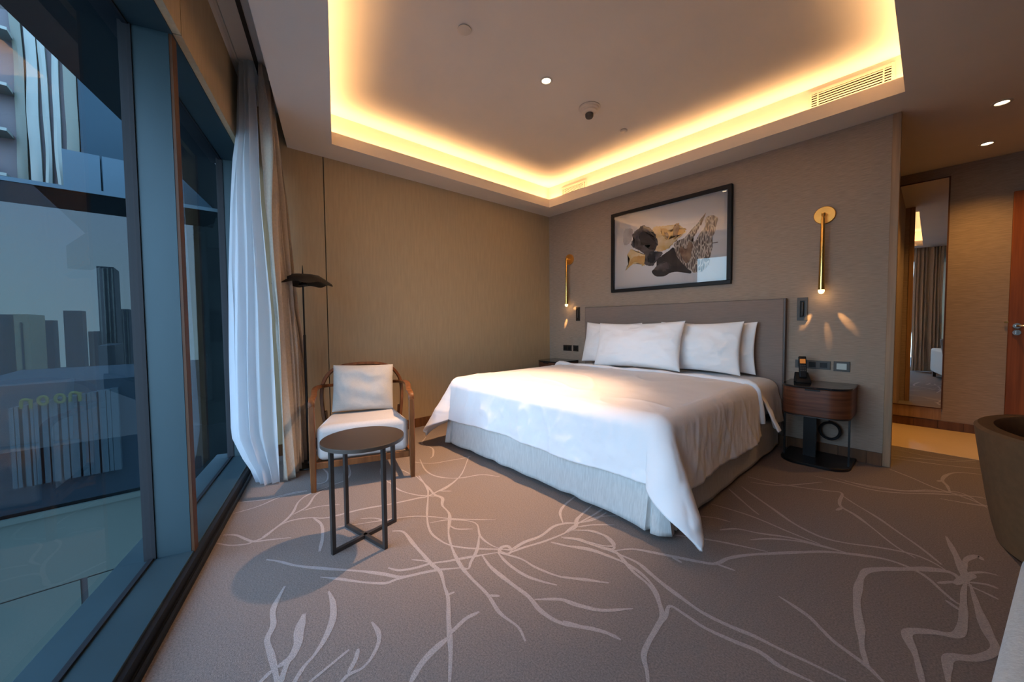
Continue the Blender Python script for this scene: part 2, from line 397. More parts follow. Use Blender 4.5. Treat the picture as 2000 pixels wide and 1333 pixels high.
for w, L in [
 (.024,[(0,290),(60,295),(170,330),(240,350),(320,440),(390,500),(430,560),(455,640),(430,700),(390,770),(370,830),(385,900),(390,970)]),
 (.022,[(0,322),(110,335),(220,375),(300,410),(380,470),(430,540),(452,620)]),
 (.024,[(150,320),(250,360),(340,400),(400,450),(460,500),(540,560),(640,630),(760,690),(880,740),(1000,800),(1150,870),(1300,945)]),
 (.022,[(440,690),(470,650),(490,600),(560,640),(650,700),(780,760),(900,810),(1000,880),(1170,960)]),
 (.020,[(0,465),(90,480),(210,493)]),
 (.022,[(0,575),(80,600),(180,620),(320,612)]),
 (.022,[(0,670),(100,700),(180,715),(265,755)]),
 (.024,[(240,345),(320,338),(420,355),(520,375),(620,395),(700,405),(760,380),(850,365),(960,358),(1100,352),(1200,350),(1300,358),(1450,378),(1560,410),(1660,460),(1740,530),(1800,580),(1840,600)]),
 (.018,[(500,375),(545,400)]), (.018,[(700,405),(790,437)]),
 (.018,[(0,270),(60,225),(140,180),(200,140)]),
 (.016,[(0,215),(80,215),(160,190),(240,185),(340,190)]),
 (.018,[(30,250),(120,255),(200,280),(235,320),(180,322),(100,300)]),
 (.018,[(490,270),(600,285),(700,300),(800,320),(940,350)]),
 (.020,[(720,250),(800,245),(900,265),(1040,285),(1180,320),(1300,355)]),
 (.018,[(620,185),(700,195),(770,213)]),
 (.016,[(680,130),(800,165),(900,200),(1040,260),(1180,315)]),
 (.020,[(820,50),(860,80),(960,150),(1060,220),(1180,280),(1300,310),(1450,330),(1600,360),(1700,400),(1780,450)]),
 (.016,[(760,60),(850,140),(900,180)]),
 (.018,[(860,295),(960,290),(1100,305),(1240,340)]),
 (.018,[(860,30),(1000,45),(1190,30)]),
 (.020,[(850,5),(950,30),(1100,55),(1220,70),(1280,80),(1270,120),(1280,145),(1340,180),(1420,240),(1520,320),(1620,380)]),
 (.018,[(1280,90),(1340,130),(1440,190),(1540,260),(1640,330),(1740,410)]),
 (.022,[(1280,148),(1255,160)]),
 (.018,[(1150,0),(1280,30),(1420,65),(1560,80),(1740,85),(1930,100)]),
 (.016,[(1250,10),(1400,50),(1560,70),(1720,75),(1830,80),(1950,150)]),
 (.022,[(990,555),(1060,600),(1130,650),(1180,700),(1240,760),(1320,820),(1400,880),(1480,960)]),
 (.034,[(1400,880),(1375,800),(1365,700),(1350,600),(1355,520),(1380,450),(1430,432),(1560,430),(1700,432),(1790,450),(1840,500)]),
 (.030,[(1860,500),(1820,400),(1760,280)]), (.045,[(1800,500),(1850,470),(1880,450)]),
 (.034,[(1850,490),(1840,540),(1840,620),(1832,700),(1800,735),(1700,720),(1600,715),(1580,740),(1620,830),(1655,970)]),
 (.036,[(1870,500),(1910,620),(1950,720),(1985,800),(1900,840),(1780,835),(1765,880),(1770,970)]),
 (.020,[(1850,490),(1940,500),(2000,520)]), (.020,[(1850,500),(1940,540),(2000,570)]), (.020,[(1720,495),(1780,490),(1850,490)]),
 (.020,[(1850,450),(1930,445),(2000,460)]), (.028,[(1850,430),(1850,390),(1900,370),(1930,390)]),
 (.022,[(1755,572),(1810,610),(1840,625)])]:
    S.append((V6(L), w))
for w, L in [
 (.020,[(600,730),(800,760),(1100,790),(1400,815),(1700,825)]), (.020,[(600,770),(900,810),(1200,850),(1500,885),(1800,912)]),
 (.016,[(640,650),(850,700),(1150,760),(1500,800),(1750,800)]),
 (.020,[(570,910),(700,960),(900,1040),(1150,1150),(1400,1230),(1600,1300),(1850,1400)]),
 (.022,[(1800,985),(1480,960),(1330,990),(1270,1060),(1330,1130),(1370,1215)]), (.024,[(1270,1065),(1205,1075)]),
 (.018,[(0,1070),(200,1110),(500,1160),(800,1200),(1100,1190),(1400,1230),(1900,1310)])]:
    S.append((VC(L), w))
fl = B()
poly = [txy(0, 0), txy(tR, 0), (XR, 0.705), (3.34, 0.705), (3.34, 0.04), (0, 0.04)]
nseg = len(poly)
fl.add([(x, y, 0) for x, y in poly], [tuple(range(nseg))], 'carpet')
def ribbon(bld, world_pts, w, z, mat, seed):
    P = catmull(world_pts, 5); n = len(P); row = []
    L, Rr = [], []
    for i, p in enumerate(P):
        t = (P[min(i+1, n-1)] - P[max(i-1, 0)])
        t = Vector((t.x, t.y, 0)).normalized(); s = Vector((-t.y, t.x, 0))
        k = i/(n-1)
        ww = w*0.42*(0.85+0.5*nz(p.x*9, p.y*9, seed))*min(1.0, 0.45+3.5*min(k, 1-k))
        L.append((p.x+s.x*ww, p.y+s.y*ww, z)); Rr.append((p.x-s.x*ww, p.y-s.y*ww, z))
    bld.grid([L, Rr], mat)
for i, (L, w) in enumerate(S):
    pts = [onz(u, v, 0) for u, v in L]
    ribbon(fl, pts, w, 0.0006+0.00001*i, 'carpet_vein', i*0.7)
# the same veins continue on the part of the carpet behind the camera
rnd = random.Random(3)
for i in range(26):
    x, y = rnd.uniform(3.3, 5.1), rnd.uniform(-3.9, 0.4); a = rnd.uniform(0, 6.28)
    if x < 4.25 and y > -3.6: continue
    pts = []
    for k in range(7):
        if not (x < XR-.05 and y > O.y - x*0.282 + .1): break
        pts.append(Vector((x, y, 0))); a += rnd.uniform(-.5, .5); x += .14*cos(a); y += .14*sin(a)
    if len(pts) > 3: ribbon(fl, pts, .024, .0012+.00001*i, 'carpet_vein', i)
struct(fl.build('floor'))
struct(B().bx(3.34, XR, 0.705, YM, -0.06, 0.0015, 'stone').build('floor_hall'))
# slab edge below the carpet so that no daylight leaks in
sl_ = B().prism([txy(-.2, .03), txy(tR+.1, .03), (XR+.2, 2.0), (-.2, 2.0)], -.30, -.061, 'facade_black'); struct(sl_.build('floor_slab'))

# ------------------------------------------------------------------ walls
def baseboard(name, a, b, h, outn, mat='base_wood', joints=True):
    a = Vector(a); b = Vector(b); L = (b-a).length; t = (b-a).normalized(); n = Vector(outn)
    bb = B(); step = 0.165; x = 0
    while x < L-0.001:
        x2 = min(L, x+step)
        p = a + t*(x+0.0012); q = a + t*(x2-0.0012)
        vs = [p, q, q+n*0.012, p+n*0.012]
        bb.add([(v.x, v.y, 0.0) for v in vs] + [(v.x, v.y, h) for v in vs],
               [(0, 1, 2, 3), (7, 6, 5, 4), (0, 4, 5, 1), (1, 5, 6, 2), (2, 6, 7, 3), (3, 7, 4, 0)], mat)
        x = x2
    bb.add([a+n*.0005, b+n*.0005, b+n*.0005+Vector((0, 0, h-.002)), a+n*.0005+Vector((0, 0, h-.002))], [(0, 1, 2, 3)], 'groove_dark')
    return struct(bb.build(name))
struct(B().bx(-0.15, XE-0.045, 0.0, 0.04, 0, ZC+.1, 'wallpaper').build('wall_back'))
struct(B().bx(XE-0.045, XE, -0.006, 0.046, 0, ZS, 'trim_wood').build('trim_1', bevel=.003))
# wall behind the armchair: fabric panels with a thin dark joint
wl_ = B()
gy = -2.932
wl_.bx(-0.15, 0.0, gy+.004, 0.0, 0, ZC+.1, 'fabric_panel')
wl_.bx(-0.15, 0.0, -3.50, gy-.004, 0, ZC+.1, 'fabric_panel')
wl_.bx(-0.15, -0.010, gy-.004, gy+.004, 0, ZC+.1, 'groove_dark')
struct(wl_.build('wall_left'))
baseboard('baseboard_left', (0, -3.44, 0), (0, 0, 0), 0.095, (1, 0, 0))
baseboard('baseboard_back', (0, 0, 0), (XE-.045, 0, 0), 0.095, (0, -1, 0))
baseboard('baseboard_hall', (3.34, YM, 0), (XR, YM, 0), 0.085, (0, -1, 0))
struct(B().bx(3.24, XR+.1, YM, YM+.1, 0, ZS+.1, 'wallpaper').build('wall_hall'))
struct(B().bx(3.24, 3.34, 0.04, YM, 0, ZS+.1, 'wallpaper').build('wall_passage'))
struct(B().bx(XR, XR+.1, -5.2, YM+.1, 0, ZC+.1, 'fabric_panel').build('wall_right'))

# ------------------------------------------------------------------ ceiling with coffer and light cove
ce = B()
xa, xb, ya = 0.30, 3.455, -0.32
def yl(x): return -2.942 - (x-0.296)*0.2865
Pt = [(xa, ya), (xb, ya), (xb, yl(xb)), (xa, yl(xa))]          # opening, back-left, back-right, near-right, near-left
def pel(x): p = tw(0, -.27); return p.y - x*0.2820
# soffit
ce.add([(0, 0, ZS), (3.34, 0.0, ZS), (XR, 0.0, ZS), (XR, ya, ZS), (xb, ya, ZS), (xa, ya, ZS), (0, ya, ZS)], [(0, 1, 2, 3, 4, 5, 6)], 'plaster')
ce.quad((3.34, 0, ZS), (XR, 0, ZS), (XR, YM, ZS), (3.34, YM, ZS), 'plaster')
ce.quad((0, ya, ZS), (xa, ya, ZS), (xa, yl(xa), ZS), (0, yl(0), ZS), 'plaster')
ce.quad((xb, ya, ZS), (XR, ya, ZS), (XR, yl(XR), ZS), (xb, yl(xb), ZS), 'plaster')
ce.add([(0, yl(0), ZS), (xa, yl(xa), ZS), (xb, yl(xb), ZS), (XR, yl(XR), ZS), (XR, pel(XR), ZS), (0, pel(0), ZS)], [(0, 1, 2, 3, 4, 5)], 'plaster')
# lip, ledge, upper wall, coffer top
s = 0.13
def off(k):
    return [(xa-k, ya+k), (xb+k, ya+k), (xb+k, yl(xb+k)-k*1.04), (xa-k, yl(xa-k)-k*1.04)]
def loop(P, z): return [(x, y, z) for x, y in P]
LIPT = ZS+0.102
o0, o1, o2 = off(0), off(0.025), off(s)
ce.grid([loop(o0, ZS), loop(o0, LIPT)], 'plaster', closed=True, smooth=False)
ce.grid([loop(o0, LIPT), loop(o1, LIPT)], 'plaster', closed=True, smooth=False)
ce.grid([loop(o1, LIPT), loop(o1, ZS+.03)], 'plaster', closed=True, smooth=False)
ce.grid([loop(o1, ZS+.03), loop(o2, ZS+.03)], 'plaster', closed=True, smooth=False)
ce.grid([loop(o2, ZS+.03), loop(o2, ZC)], 'plaster', closed=True, smooth=False)
ce.add(loop(o2, ZC), [(0, 1, 2, 3)], 'plaster')
# curtain pocket
ZP = 2.85
e0, e1, e2, e3 = tw(-.1, -.27, ZS), tw(tR, -.27, ZS), tw(tR, -.27, ZP), tw(-.1, -.27, ZP)
ce.quad(e0, e1, e2, e3, 'plaster')
ce.quad(tw(-.1, -.27, ZP), tw(tR, -.27, ZP), tw(tR, 0.0, ZP), tw(-.1, 0.0, ZP), 'plaster')
struct(ce.build('ceiling', angle=20))
struct(B().bx(-.2, XR+.2, -5.4, 2.0, 3.05, 3.15, 'plaster').build('ceiling_slab'))
# curtain tracks
for i, (d, w_) in enumerate(((-0.145, 0.020), (-0.035, 0.016))):
    tb = B(); a = tw(0.02, d, ZP-.009); b = tw(tR, d, ZP-.009); c = (a+b)/2
    tb.box(c, ((b-a).length, w_, .018), 'groove_dark' if i == 0 else 'white_plastic', TH)
    struct(tb.build('trim_%d' % (2+i)))
# cove lights (area lamps lying on the ledge)
def strip(name, p, q, power):
    p = Vector(p); q = Vector(q); L = (q-p).length
    ld = bpy.data.lights.new(name, 'AREA'); ld.shape = 'RECTANGLE'; ld.size = L; ld.size_y = 0.03
    ld.energy = power*L; ld.color = (1.0, 0.57, 0.235); ld.spread = radians(140)
    lo = bpy.data.objects.new(name, ld); COL.objects.link(lo)
    x = (q-p).normalized(); z = Vector((0, 0, -1)); y = z.cross(x)
    lo.matrix_world = Matrix(((x.x, y.x, z.x, (p.x+q.x)/2), (x.y, y.y, z.y, (p.y+q.y)/2), (x.z, y.z, z.z, (p.z+q.z)/2), (0, 0, 0, 1)))
    return lo
oc = off(0.075); zl = ZS+.078
COVE = 4.5
for i in range(4):
    a, b = oc[i], oc[(i+1) % 4]
    strip('cove_light', (a[0], a[1], zl), (b[0], b[1], zl), COVE)

# ------------------------------------------------------------------ facade
ZH = 2.365
fc = B()   # bulkhead panels over the glass, with joints over the mullions
ts = [0.0, 1.47, 2.86, 4.25, tR]
for a, b in zip(ts[:-1], ts[1:]):
    p, q = tw(a+.003, 0), tw(b-.003, 0)
    fc.add([tw(a+.003, 0, ZH), tw(b-.003, 0, ZH), tw(b-.003, 0, ZP+.1), tw(a+.003, 0, ZP+.1),
            tw(a+.003, .03, ZH), tw(b-.003, .03, ZH), tw(b-.003, .03, ZP+.1), tw(a+.003, .03, ZP+.1)],
           [(0, 1, 2, 3), (4, 7, 6, 5), (0, 4, 5, 1), (2, 6, 7, 3), (0, 3, 7, 4), (1, 5, 6, 2)], 'fabric_panel')
fc.quad(tw(0, .02, ZH), tw(tR, .02, ZH), tw(tR, .02, ZP+.1), tw(0, .02, ZP+.1), 'groove_dark')
struct(fc.build('wall_window'))
def fbox(bld, t0, t1, d0, d1, z0, z1, mat):
    return bld.box(tw((t0+t1)/2, (d0+d1)/2, (z0+z1)/2), (t1-t0, d1-d0, z1-z0), mat, TH)
# head box and sill
hb = B(); fbox(hb, -.05, tR+.1, .031, .26, ZH, 3.1, 'facade_black'); struct(hb.build('trim_4'))
hs = B(); fbox(hs, -.05, tR+.1, .031, .172, ZH-.004, ZH-.0005, 'facade_metal'); struct(hs.build('trim_5'))
sb = B(); fbox(sb, -.05, tR+.1, .036, .30, -.25, .075, 'facade_metal'); struct(sb.build('trim_6', bevel=.002))
pl = B()
prof = [(0.0, -.02), (0.0, .022), (.006, .030), (.012, .022), (.018, .022), (.020, .060), (.0355, .066), (.0355, -.02)]
pl.grid([[tw(t, d, z) for d, z in prof] for t in (-.02, tR)], 'facade_black', closed=True, smooth=False)
struct(pl.build('trim_7', angle=30))
# mullions
for i, (t0, t1) in enumerate(((-.06, .07), (1.385, 1.47), (2.775, 2.86), (4.165, 4.25))):
    mb = B(); fbox(mb, t0, t1, .045, .205, .075, ZH, 'facade_metal')
    fbox(mb, t0+.030, t1-.002, .034, .0445, .066, ZH, 'warm_brown_edge')  # brown-orange colour paints the warm reflection on the mullion's room-facing edge
    fbox(mb, t1, t1+.007, .165, .205, .075, ZH, 'facade_black')
    fbox(mb, t0-.007, t0, .165, .205, .075, ZH, 'facade_black')
    struct(mb.build('trim_%d' % (8+i)))
panes = [(.078, 1.377), (1.478, 2.767), (2.868, 4.157), (4.258, tR)]
for i, (a, b) in enumerate(panes):
    wb = B(); fbox(wb, a, b, .180, .186, .0755, ZH, 'window_glass')
    # single faced pane: keep only the outer skin so the light passes one surface
    wb = B(); wb.quad(tw(a, .18, .0755), tw(b, .18, .0755), tw(b, .18, ZH), tw(a, .18, ZH), 'window_glass')
    wo = bpy.data.objects.new('window_%d' % (i+1), None); COL.objects.link(wo); wo['kind'] = 'structure'
    wb.build('pane', wo)
    fb = B()
    fbox(fb, a, b, .172, .19, .0755, .083, 'facade_black'); fbox(fb, a, b, .172, .19, ZH-.012, ZH-.005, 'facade_black')
    fb.build('window_frame', wo)
# pier closing the facade behind the camera
pb = B(); fbox(pb, 3.86, tR+.1, -.28, .03, 0, ZP, 'fabric_panel'); struct(pb.build('wall_pier'))

# ------------------------------------------------------------------ daylight portals
def portal(a, b):
    ld = bpy.data.lights.new('portal', 'AREA'); ld.shape = 'RECTANGLE'; ld.size = b-a; ld.size_y = ZH-.08
    ld.cycles.is_portal = True
    lo = bpy.data.objects.new('portal', ld); COL.objects.link(lo)
    c = tw((a+b)/2, .24, (ZH+.08)/2); z = N; x = W; y = z.cross(x)      # light shines along -z, into the room
    lo.matrix_world = Matrix(((x.x, y.x, z.x, c.x), (x.y, y.y, z.y, c.y), (x.z, y.z, z.z, c.z), (0, 0, 0, 1)))
for a, b in panes[:3]: portal(a, b)

# ------------------------------------------------------------------ bed
MX0, MX1, MY0, MY1, MZ = 0.715, 2.735, -2.115, -0.07, 0.575
bed = thing('bed', 'king size bed with a pale grey pleated valance against the headboard wall', 'bed', (1.725, -1.09, 0))
def local(b, root): 
    lx, ly, lz = root.location
    b.v = [(x-lx, y-ly, z-lz) for x, y, z in b.v]; return b
mt = B().bx(MX0+.015, MX1-.015, MY0+.015, MY1, 0.29, MZ, 'pillow_cloth'); local(mt, bed).build('mattress', bed, bevel=.06, seg=4)
bb = B().bx(MX0+.02, MX1-.02, MY0+.02, MY1, 0.06, 0.285, 'skirt_cloth'); local(bb, bed).build('bed_base', bed, bevel=.01)
# valance: one cloth running down the left side, round the foot, up the right side, with box pleats at the corners
vb = B(); path = []
def lineto(a, b, n): return [(a[0]+(b[0]-a[0])*i/n, a[1]+(b[1]-a[1])*i/n) for i in range(n)]
path += lineto((MX0, MY1), (MX0, MY0+.001), 240) + lineto((MX0, MY0), (MX1, MY0), 480) + lineto((MX1, MY0), (MX1, MY1), 240) + [(MX1, MY1)]
rows = []
HZ = [0.285, 0.23, 0.17, 0.11, 0.05, 0.028]
for iz, z in enumerate(HZ):
    row = []; k = (0.285-z)/0.255
    for i, (x, y) in enumerate(path):
        dl = min(hypot(x-MX0, y-MY0), hypot(x-MX1, y-MY0))
        if i < 240: nx, ny = -1, 0
        elif i < 720: nx, ny = 0, -1
        else: nx, ny = 1, 0
        w1 = math.exp(-(dl/.16)**2)
        wave = 0.010*k*sin(i*0.1375+1.3*sin(i*.0325)) * (0.35+w1) + 0.030*k*w1 + .012*k
        pleat = 0
        if dl < .105: pleat = -.034*(k**.4)*max(0, cos((dl-.060)/.016*pi/2)) if abs(dl-.060) < .016 else 0
        o_ = wave + pleat + .004
        row.append((x+nx*o_, y+ny*o_, z + (.004*sin(i*.1) if iz > 3 else 0)))
    rows.append(row)
vb.grid(rows, 'skirt_cloth'); local(vb, bed).build('valance', bed, solid=.004)
for x in (MX0+.04, MX1-.065):
    for y in (MY0+.045, MY1-.12):
        local(B().lathe([(0, 0), (.024, 0), (.026, .01), (.022, .062), (0, .062)], 'black_plastic', (x, y, 0), 20), bed).build('bed_foot', bed)

hbd = thing('headboard', 'wide flat grey upholstered headboard fixed to the wall behind the pillows', 'headboard', (1.72, -.035, 0.12))
hh = B().bx(0.672, 2.768, -.060, -.014, 0.12, 1.288, 'headboard_cloth'); local(hh, hbd).build('upholstered_panel', hbd, bevel=.006)
hf = B().bx(0.6705, 0.6717, -.057, -.001, 0.10, 1.2895, 'dark_wood').bx(2.7685, 2.780, -.058, -.001, 0.10, 1.291, 'dark_wood').bx(0.6718, 2.7683, -.057, -.001, 1.2885, 1.2905, 'dark_wood').bx(0.6715, 2.7685, -.013, -.001, 0.10, 1.288, 'dark_wood')
local(hf, hbd).build('border_frame', hbd)

def hang(s_, r, flare):
    if s_ <= 0: return 0.0, 0.0
    a = s_/r
    amax = pi/2 - flare
    if a < amax: return r*sin(a), r*(1-cos(a))
    ex = s_ - amax*r
    return r*sin(amax)+ex*sin(flare), r*(1-cos(amax))+ex*cos(flare)
def drape(name, root, top, yh, oh_s, oh_f, mat, r=.085, pad=.012, nu=230, nv=180, seed=0, corner=1.0, wr=1.0, roll=0.0, thick=.016, headflare=0.0, xoff=0):
    b = B(); rows = []
    X0, X1, Y0 = MX0-pad+r, MX1+pad-r, MY0-pad+r
    u0, u1 = X0-oh_s, X1+oh_s; v0, v1 = yh, Y0-oh_f
    for j in range(nv+1):
        v = v0+(v1-v0)*(j/nv); row = []
        for i in range(nu+1):
            u = u0+(u1-u0)*(i/nu)
            sx = -1 if u < X0 else 1
            du = max(0, X0-u, u-X1); dv = max(0, Y0-v)
            ux, vy = min(max(u, X0), X1), max(v, Y0)
            if du > 0 or dv > 0:
                rho = hypot(du, dv); ph = atan2(dv, du)
                cw = sin(2*ph)**2 if (du > 0 and dv > 0) else 0
                rho *= 1+.09*cw
                # hems: soft vertical folds growing downwards
                along = vy if du > dv else ux
                fold = 0.5+0.5*sin(along*11+seed+2.2*sin(along*3.1+seed))
                flare = .05 + .13*fold*wr*.7 + cw*.38*corner*(1 if sx > 0 else 1.1)
                if headflare and du > 0 and sx > 0:
                    flare += headflare*math.exp(-((v+.56)/.12)**2)
                out_, drop = hang(rho, r, flare)
                # azimuth pressed towards the faces, free in the middle of the corner
                q = ph/(pi/2)
                az = (pi/2)*(q*q*(3-2*q)) if cw else ph
                az = (pi/2)*(3*q*q-2*q**3) - (.24*cw if sx > 0 else 0)
                x = ux + sx*out_*cos(az); y = vy - out_*sin(az); z = top-drop
                k = min(1, drop/.3)
                n1 = nz(u*5+seed, v*5, .3)*.013*wr*k + nz(u*14, v*14+seed, .8)*.004*wr*k
                x += sx*cos(az)*abs(n1)*1.2; y -= sin(az)*abs(n1)*1.2
                fa, fb_ = (along, drop)
                rd = ((1-min(1, abs(nz(fa*6.5+fb_*3.5*sin(fa*2), fb_*2.6+fa, 2.1))*3.6))**2*.0065 + (1-min(1, abs(nz(fa*13+fb_*5, fb_*4, 5.1))*4))**2*.003)*wr*min(1, drop/.12)
                x += sx*cos(az)*rd; y -= sin(az)*rd
                z += nz(u*2.3, v*2.3+seed, 1.7)*.026*k
                if cw: z += .0
            else:
                x, y, z = ux, vy, top
            # puffiness on top and gentle creases
            ed = min(1, max(0, (min(ux-X0, X1-ux, vy-Y0))/.25)+.25)
            z += (.018*ed + .010*nz(x*2.2+seed, y*2.2, 0) + .004*nz(x*9, y*5, seed) + .006*(1-min(1, abs(nz(x*2.1+seed, y*2.6+x, 4.2))*3.5))**3) if (du == 0 and dv == 0) else (.0045)
            row.append((x, y, z))
        rows.append(row)
    b.grid(rows, mat)
    if root: local(b, root)
    return b
dv_ = thing('duvet', 'white duvet spread over the bed with long corner points hanging at the foot', 'duvet', (1.725, -1.4, .3))
d = drape('cover', dv_, MZ+.030, -0.66, .44, .40, 'duvet_cloth', seed=1.1, corner=1.0)
d.build('duvet_cover', dv_, solid=.018)
# rolled white edge of the duvet at the head
rb = B(); pts = []
X0, X1 = MX0-.012+.085, MX1+.012-.085
for i in range(61):
    u = X0-.36+(X1-X0+.72)*i/60
    du = max(0, X0-u, u-X1); sx = -1 if u < X0 else 1
    o_, dr = hang(du, .085, .10)
    pts.append((min(max(u, X0), X1)+sx*(o_+(.012 if du > 0 else 0)), -0.655+.012*sin(u*4)+.006*sin(u*17), MZ+.058-dr+.004*sin(u*11)))
rb.tube(pts, [.020+.004*sin(i*.9) for i in range(61)], 'duvet_cloth', n=12)
local(rb, dv_).build('folded_edge', dv_)
# sheet / under blanket reaching the headboard
sh = thing('bed_sheet', 'white sheet tucked under the pillows and spilling beside the right nightstand', 'sheet', (1.725, -.4, .3))
b2 = drape('sheet', sh, MZ+.008, -.085, .40, -1.45, 'duvet_cloth', seed=4.0, nu=190, nv=60, pad=.006, headflare=.40, wr=.9)
b2.build('sheet_cloth', sh, solid=.010)

# pillows -----------------------------------------------------------
def pillow_mesh(w, h, t, seed, mat='pillow_cloth', n=56, ear=.10, wr=1.0):
    b = B()
    for side in (1, -1):
        rows = []
        for j in range(n+1):
            bb_ = -1+2*j/n; row = []
            for i in range(n+1):
                a = -1+2*i/n
                # squeeze samples to the rim
                a2 = sin(a*pi/2); b2_ = sin(bb_*pi/2)
                x = w/2*a2*(1-ear*(1-b2_*b2_)*abs(a2)**2*.6); z = h/2*b2_*(1-ear*(1-a2*a2)*abs(b2_)**2)
                f = max(0.0, (1-a2*a2)*(1-b2_*b2_))
                y = side*t/2*f**.42*(1+.12*nz(a2*1.6+seed, b2_*1.6, side))
                if f > 0:
                    cr = nz(a2*2.6+seed*3, b2_*2.6, side*2+seed)*.020 + nz(a2*7+seed, b2_*4, seed)*.007 + (1-min(1, abs(nz(a2*3.5+b2_*2+seed, b2_*2.2-a2, seed+4))*4))**2*.007
                    y += side*cr*wr*min(1, f*3)
                row.append((x, y, z))
            rows.append(row)
        b.grid(rows, mat)
    return b
def pillow(name, label, c, w, h, t, rz, tilt, seed, roll=0):
    o = pillow_mesh(w, h, t, seed).build(name, angle=180, solid=0)
    o.location = c; o.rotation_euler = (tilt, roll, rz)
    return tag(o, label, 'pillow', 'white pillows propped along the headboard')
pillow('pillow', 'white bed pillow at the far right, only its edge shows behind another', (2.245, -.135, .858), .70, .47, .10, 0, radians(-3), 2.2)
pillow('pillow', 'white square bed pillow leaning right of the big middle one', (2.155, -.290, .862), .745, .48, .16, radians(1), radians(-10), 5.1)
pillow('pillow', 'white bed pillow at the left end, overlapped by the big middle one', (1.185, -.27, .862), .74, .48, .17, radians(-2), radians(-12), 7.3, roll=radians(1))
pillow('pillow', 'large white bed pillow in the middle, standing in front of the others', (1.630, -.480, .866), .93, .485, .20, radians(1.5), radians(-16), 9.4, roll=radians(-1))

# ------------------------------------------------------------------ framed picture
px0, px1, pz0, pz1 = 1.042, 2.346, 1.454, 2.384
pic = thing('framed_picture', 'large framed abstract ink artwork in black, grey and ochre above the headboard', 'picture', (1.694, -.02, pz0))
fr = B(); fw = .036
for a in ((px0, px1, pz0, pz0+fw), (px0, px1, pz1-fw, pz1), (px0, px0+fw, pz0+fw, pz1-fw), (px1-fw, px1, pz0+fw, pz1-fw)):
    fr.bx(a[0], a[1], -.042, -.001, a[2], a[3], 'black_plastic')
local(fr, pic).build('picture_frame', pic, bevel=.002)
pbr('paper', (0.76, 0.72, 0.71), 0.8, var=.02, scale=(3, 3, 3))
pbr('ink_black', (0.012, 0.009, 0.009), 0.8, col2=(0.040, 0.030, 0.028), scale=(6, 6, 6), detail=6)
pbr('ink_grey', (0.022, 0.018, 0.018), 0.8, col2=(0.13, 0.105, 0.10), scale=(11, 11, 11), detail=7)
pbr('ink_wash', (0.34, 0.29, 0.26), 0.8, col2=(0.50, 0.45, 0.42), scale=(9, 9, 9), detail=5)
pbr('ink_ochre', (0.56, 0.36, 0.13), 0.8, col2=(0.66, 0.52, 0.34), scale=(8, 8, 8), detail=6)
pbr('ink_ochre_deep', (0.46, 0.24, 0.06), 0.8, col2=(0.58, 0.36, 0.14), scale=(10, 10, 10), detail=6)
pbr('ink_brown', (0.11, 0.050, 0.028), 0.8, col2=(0.26, 0.17, 0.11), scale=(14, 14, 14), detail=6)
# striated bark-like ink: thin pale wavy lines on dark
m, nt, out = newmat('ink_bark')
bs = nt.nodes.new('ShaderNodeBsdfPrincipled'); bs.inputs['Roughness'].default_value = .8; nt.links.new(bs.outputs[0], out.inputs[0])
tc = nt.nodes.new('ShaderNodeTexCoord'); mp = nt.nodes.new('ShaderNodeMapping'); mp.inputs['Scale'].default_value = (1, 1, .22); mp.inputs['Rotation'].default_value = (0, .15, 0)
wv = nt.nodes.new('ShaderNodeTexVoronoi'); wv.feature = 'DISTANCE_TO_EDGE'; wv.inputs['Scale'].default_value = 62
nt.links.new(tc.outputs['Object'], mp.inputs[0]); nt.links.new(mp.outputs[0], wv.inputs['Vector'])
rp = nt.nodes.new('ShaderNodeValToRGB'); rp.color_ramp.elements[0].position = .02; rp.color_ramp.elements[0].color = (.50, .43, .36, 1)
rp.color_ramp.elements[1].position = .16; rp.color_ramp.elements[1].color = (.085, .062, .052, 1)
nt.links.new(wv.outputs['Distance'], rp.inputs[0]); nt.links.new(rp.outputs[0], bs.inputs['Base Color'])
art = B(); art.bx(px0+fw, px1-fw, -.014, -.004, pz0+fw, pz1-fw, 'paper')
layer = [0]
def shape(L, mat, rag=0.0, seed=0, k=5):
    y = -.0143 - .00018*layer[0]; layer[0] += 1
    P = [ony(1180+x/5.796, 350+z/5.796, y) for x, z in L]
    P = catmull(P+[P[0]], k*4)[:-1]
    if rag:
        c = sum(P, Vector())/len(P); Q = []
        for i, p in enumerate(P):
            n = nz(p.x*30+seed, p.z*30, seed)*rag + nz(p.x*85, p.z*85+seed, 1)*rag*.8 + nz(p.x*210, p.z*210+seed, 2)*rag*.45
            Q.append(p + (p-c).normalized()*n)
        P = Q
    bm = bmesh.new()
    vs = [bm.verts.new((p.x, y, p.z)) for p in P]
    try:
        f = bm.faces.new(vs); r_ = bmesh.ops.triangulate(bm, faces=[f])
        bm.verts.index_update()
        art.add([v.co[:] for v in bm.verts], [[v.index for v in f.verts] for f in bm.faces], mat)
    finally: bm.free()
shape([(240,560),(320,570),(310,680),(270,740),(225,740),(215,640)], 'ink_wash', .006, 1)
shape([(560,540),(680,530),(820,520),(920,570),(900,620),(820,690),(720,790),(640,820),(560,780),(540,640)], 'ink_ochre', .014, 2)
shape([(640,560),(700,560),(760,600),(800,520),(840,500),(860,560),(920,560),(900,610),(840,640),(790,680),(760,640),(720,690),(660,640)], 'ink_ochre_deep', .020, 3)
shape([(790,540),(830,500),(850,545),(825,640),(795,650),(775,600)], 'ink_brown', .012, 4, 4)
shape([(680,600),(720,610),(725,670),(700,660)], 'ink_brown', .008, 14, 4)
shape([(300,790),(420,840),(500,880),(480,950),(430,990),(420,960),(350,960),(290,990),(245,1035),(270,960),(290,900),(260,860)], 'ink_ochre', .012, 5)
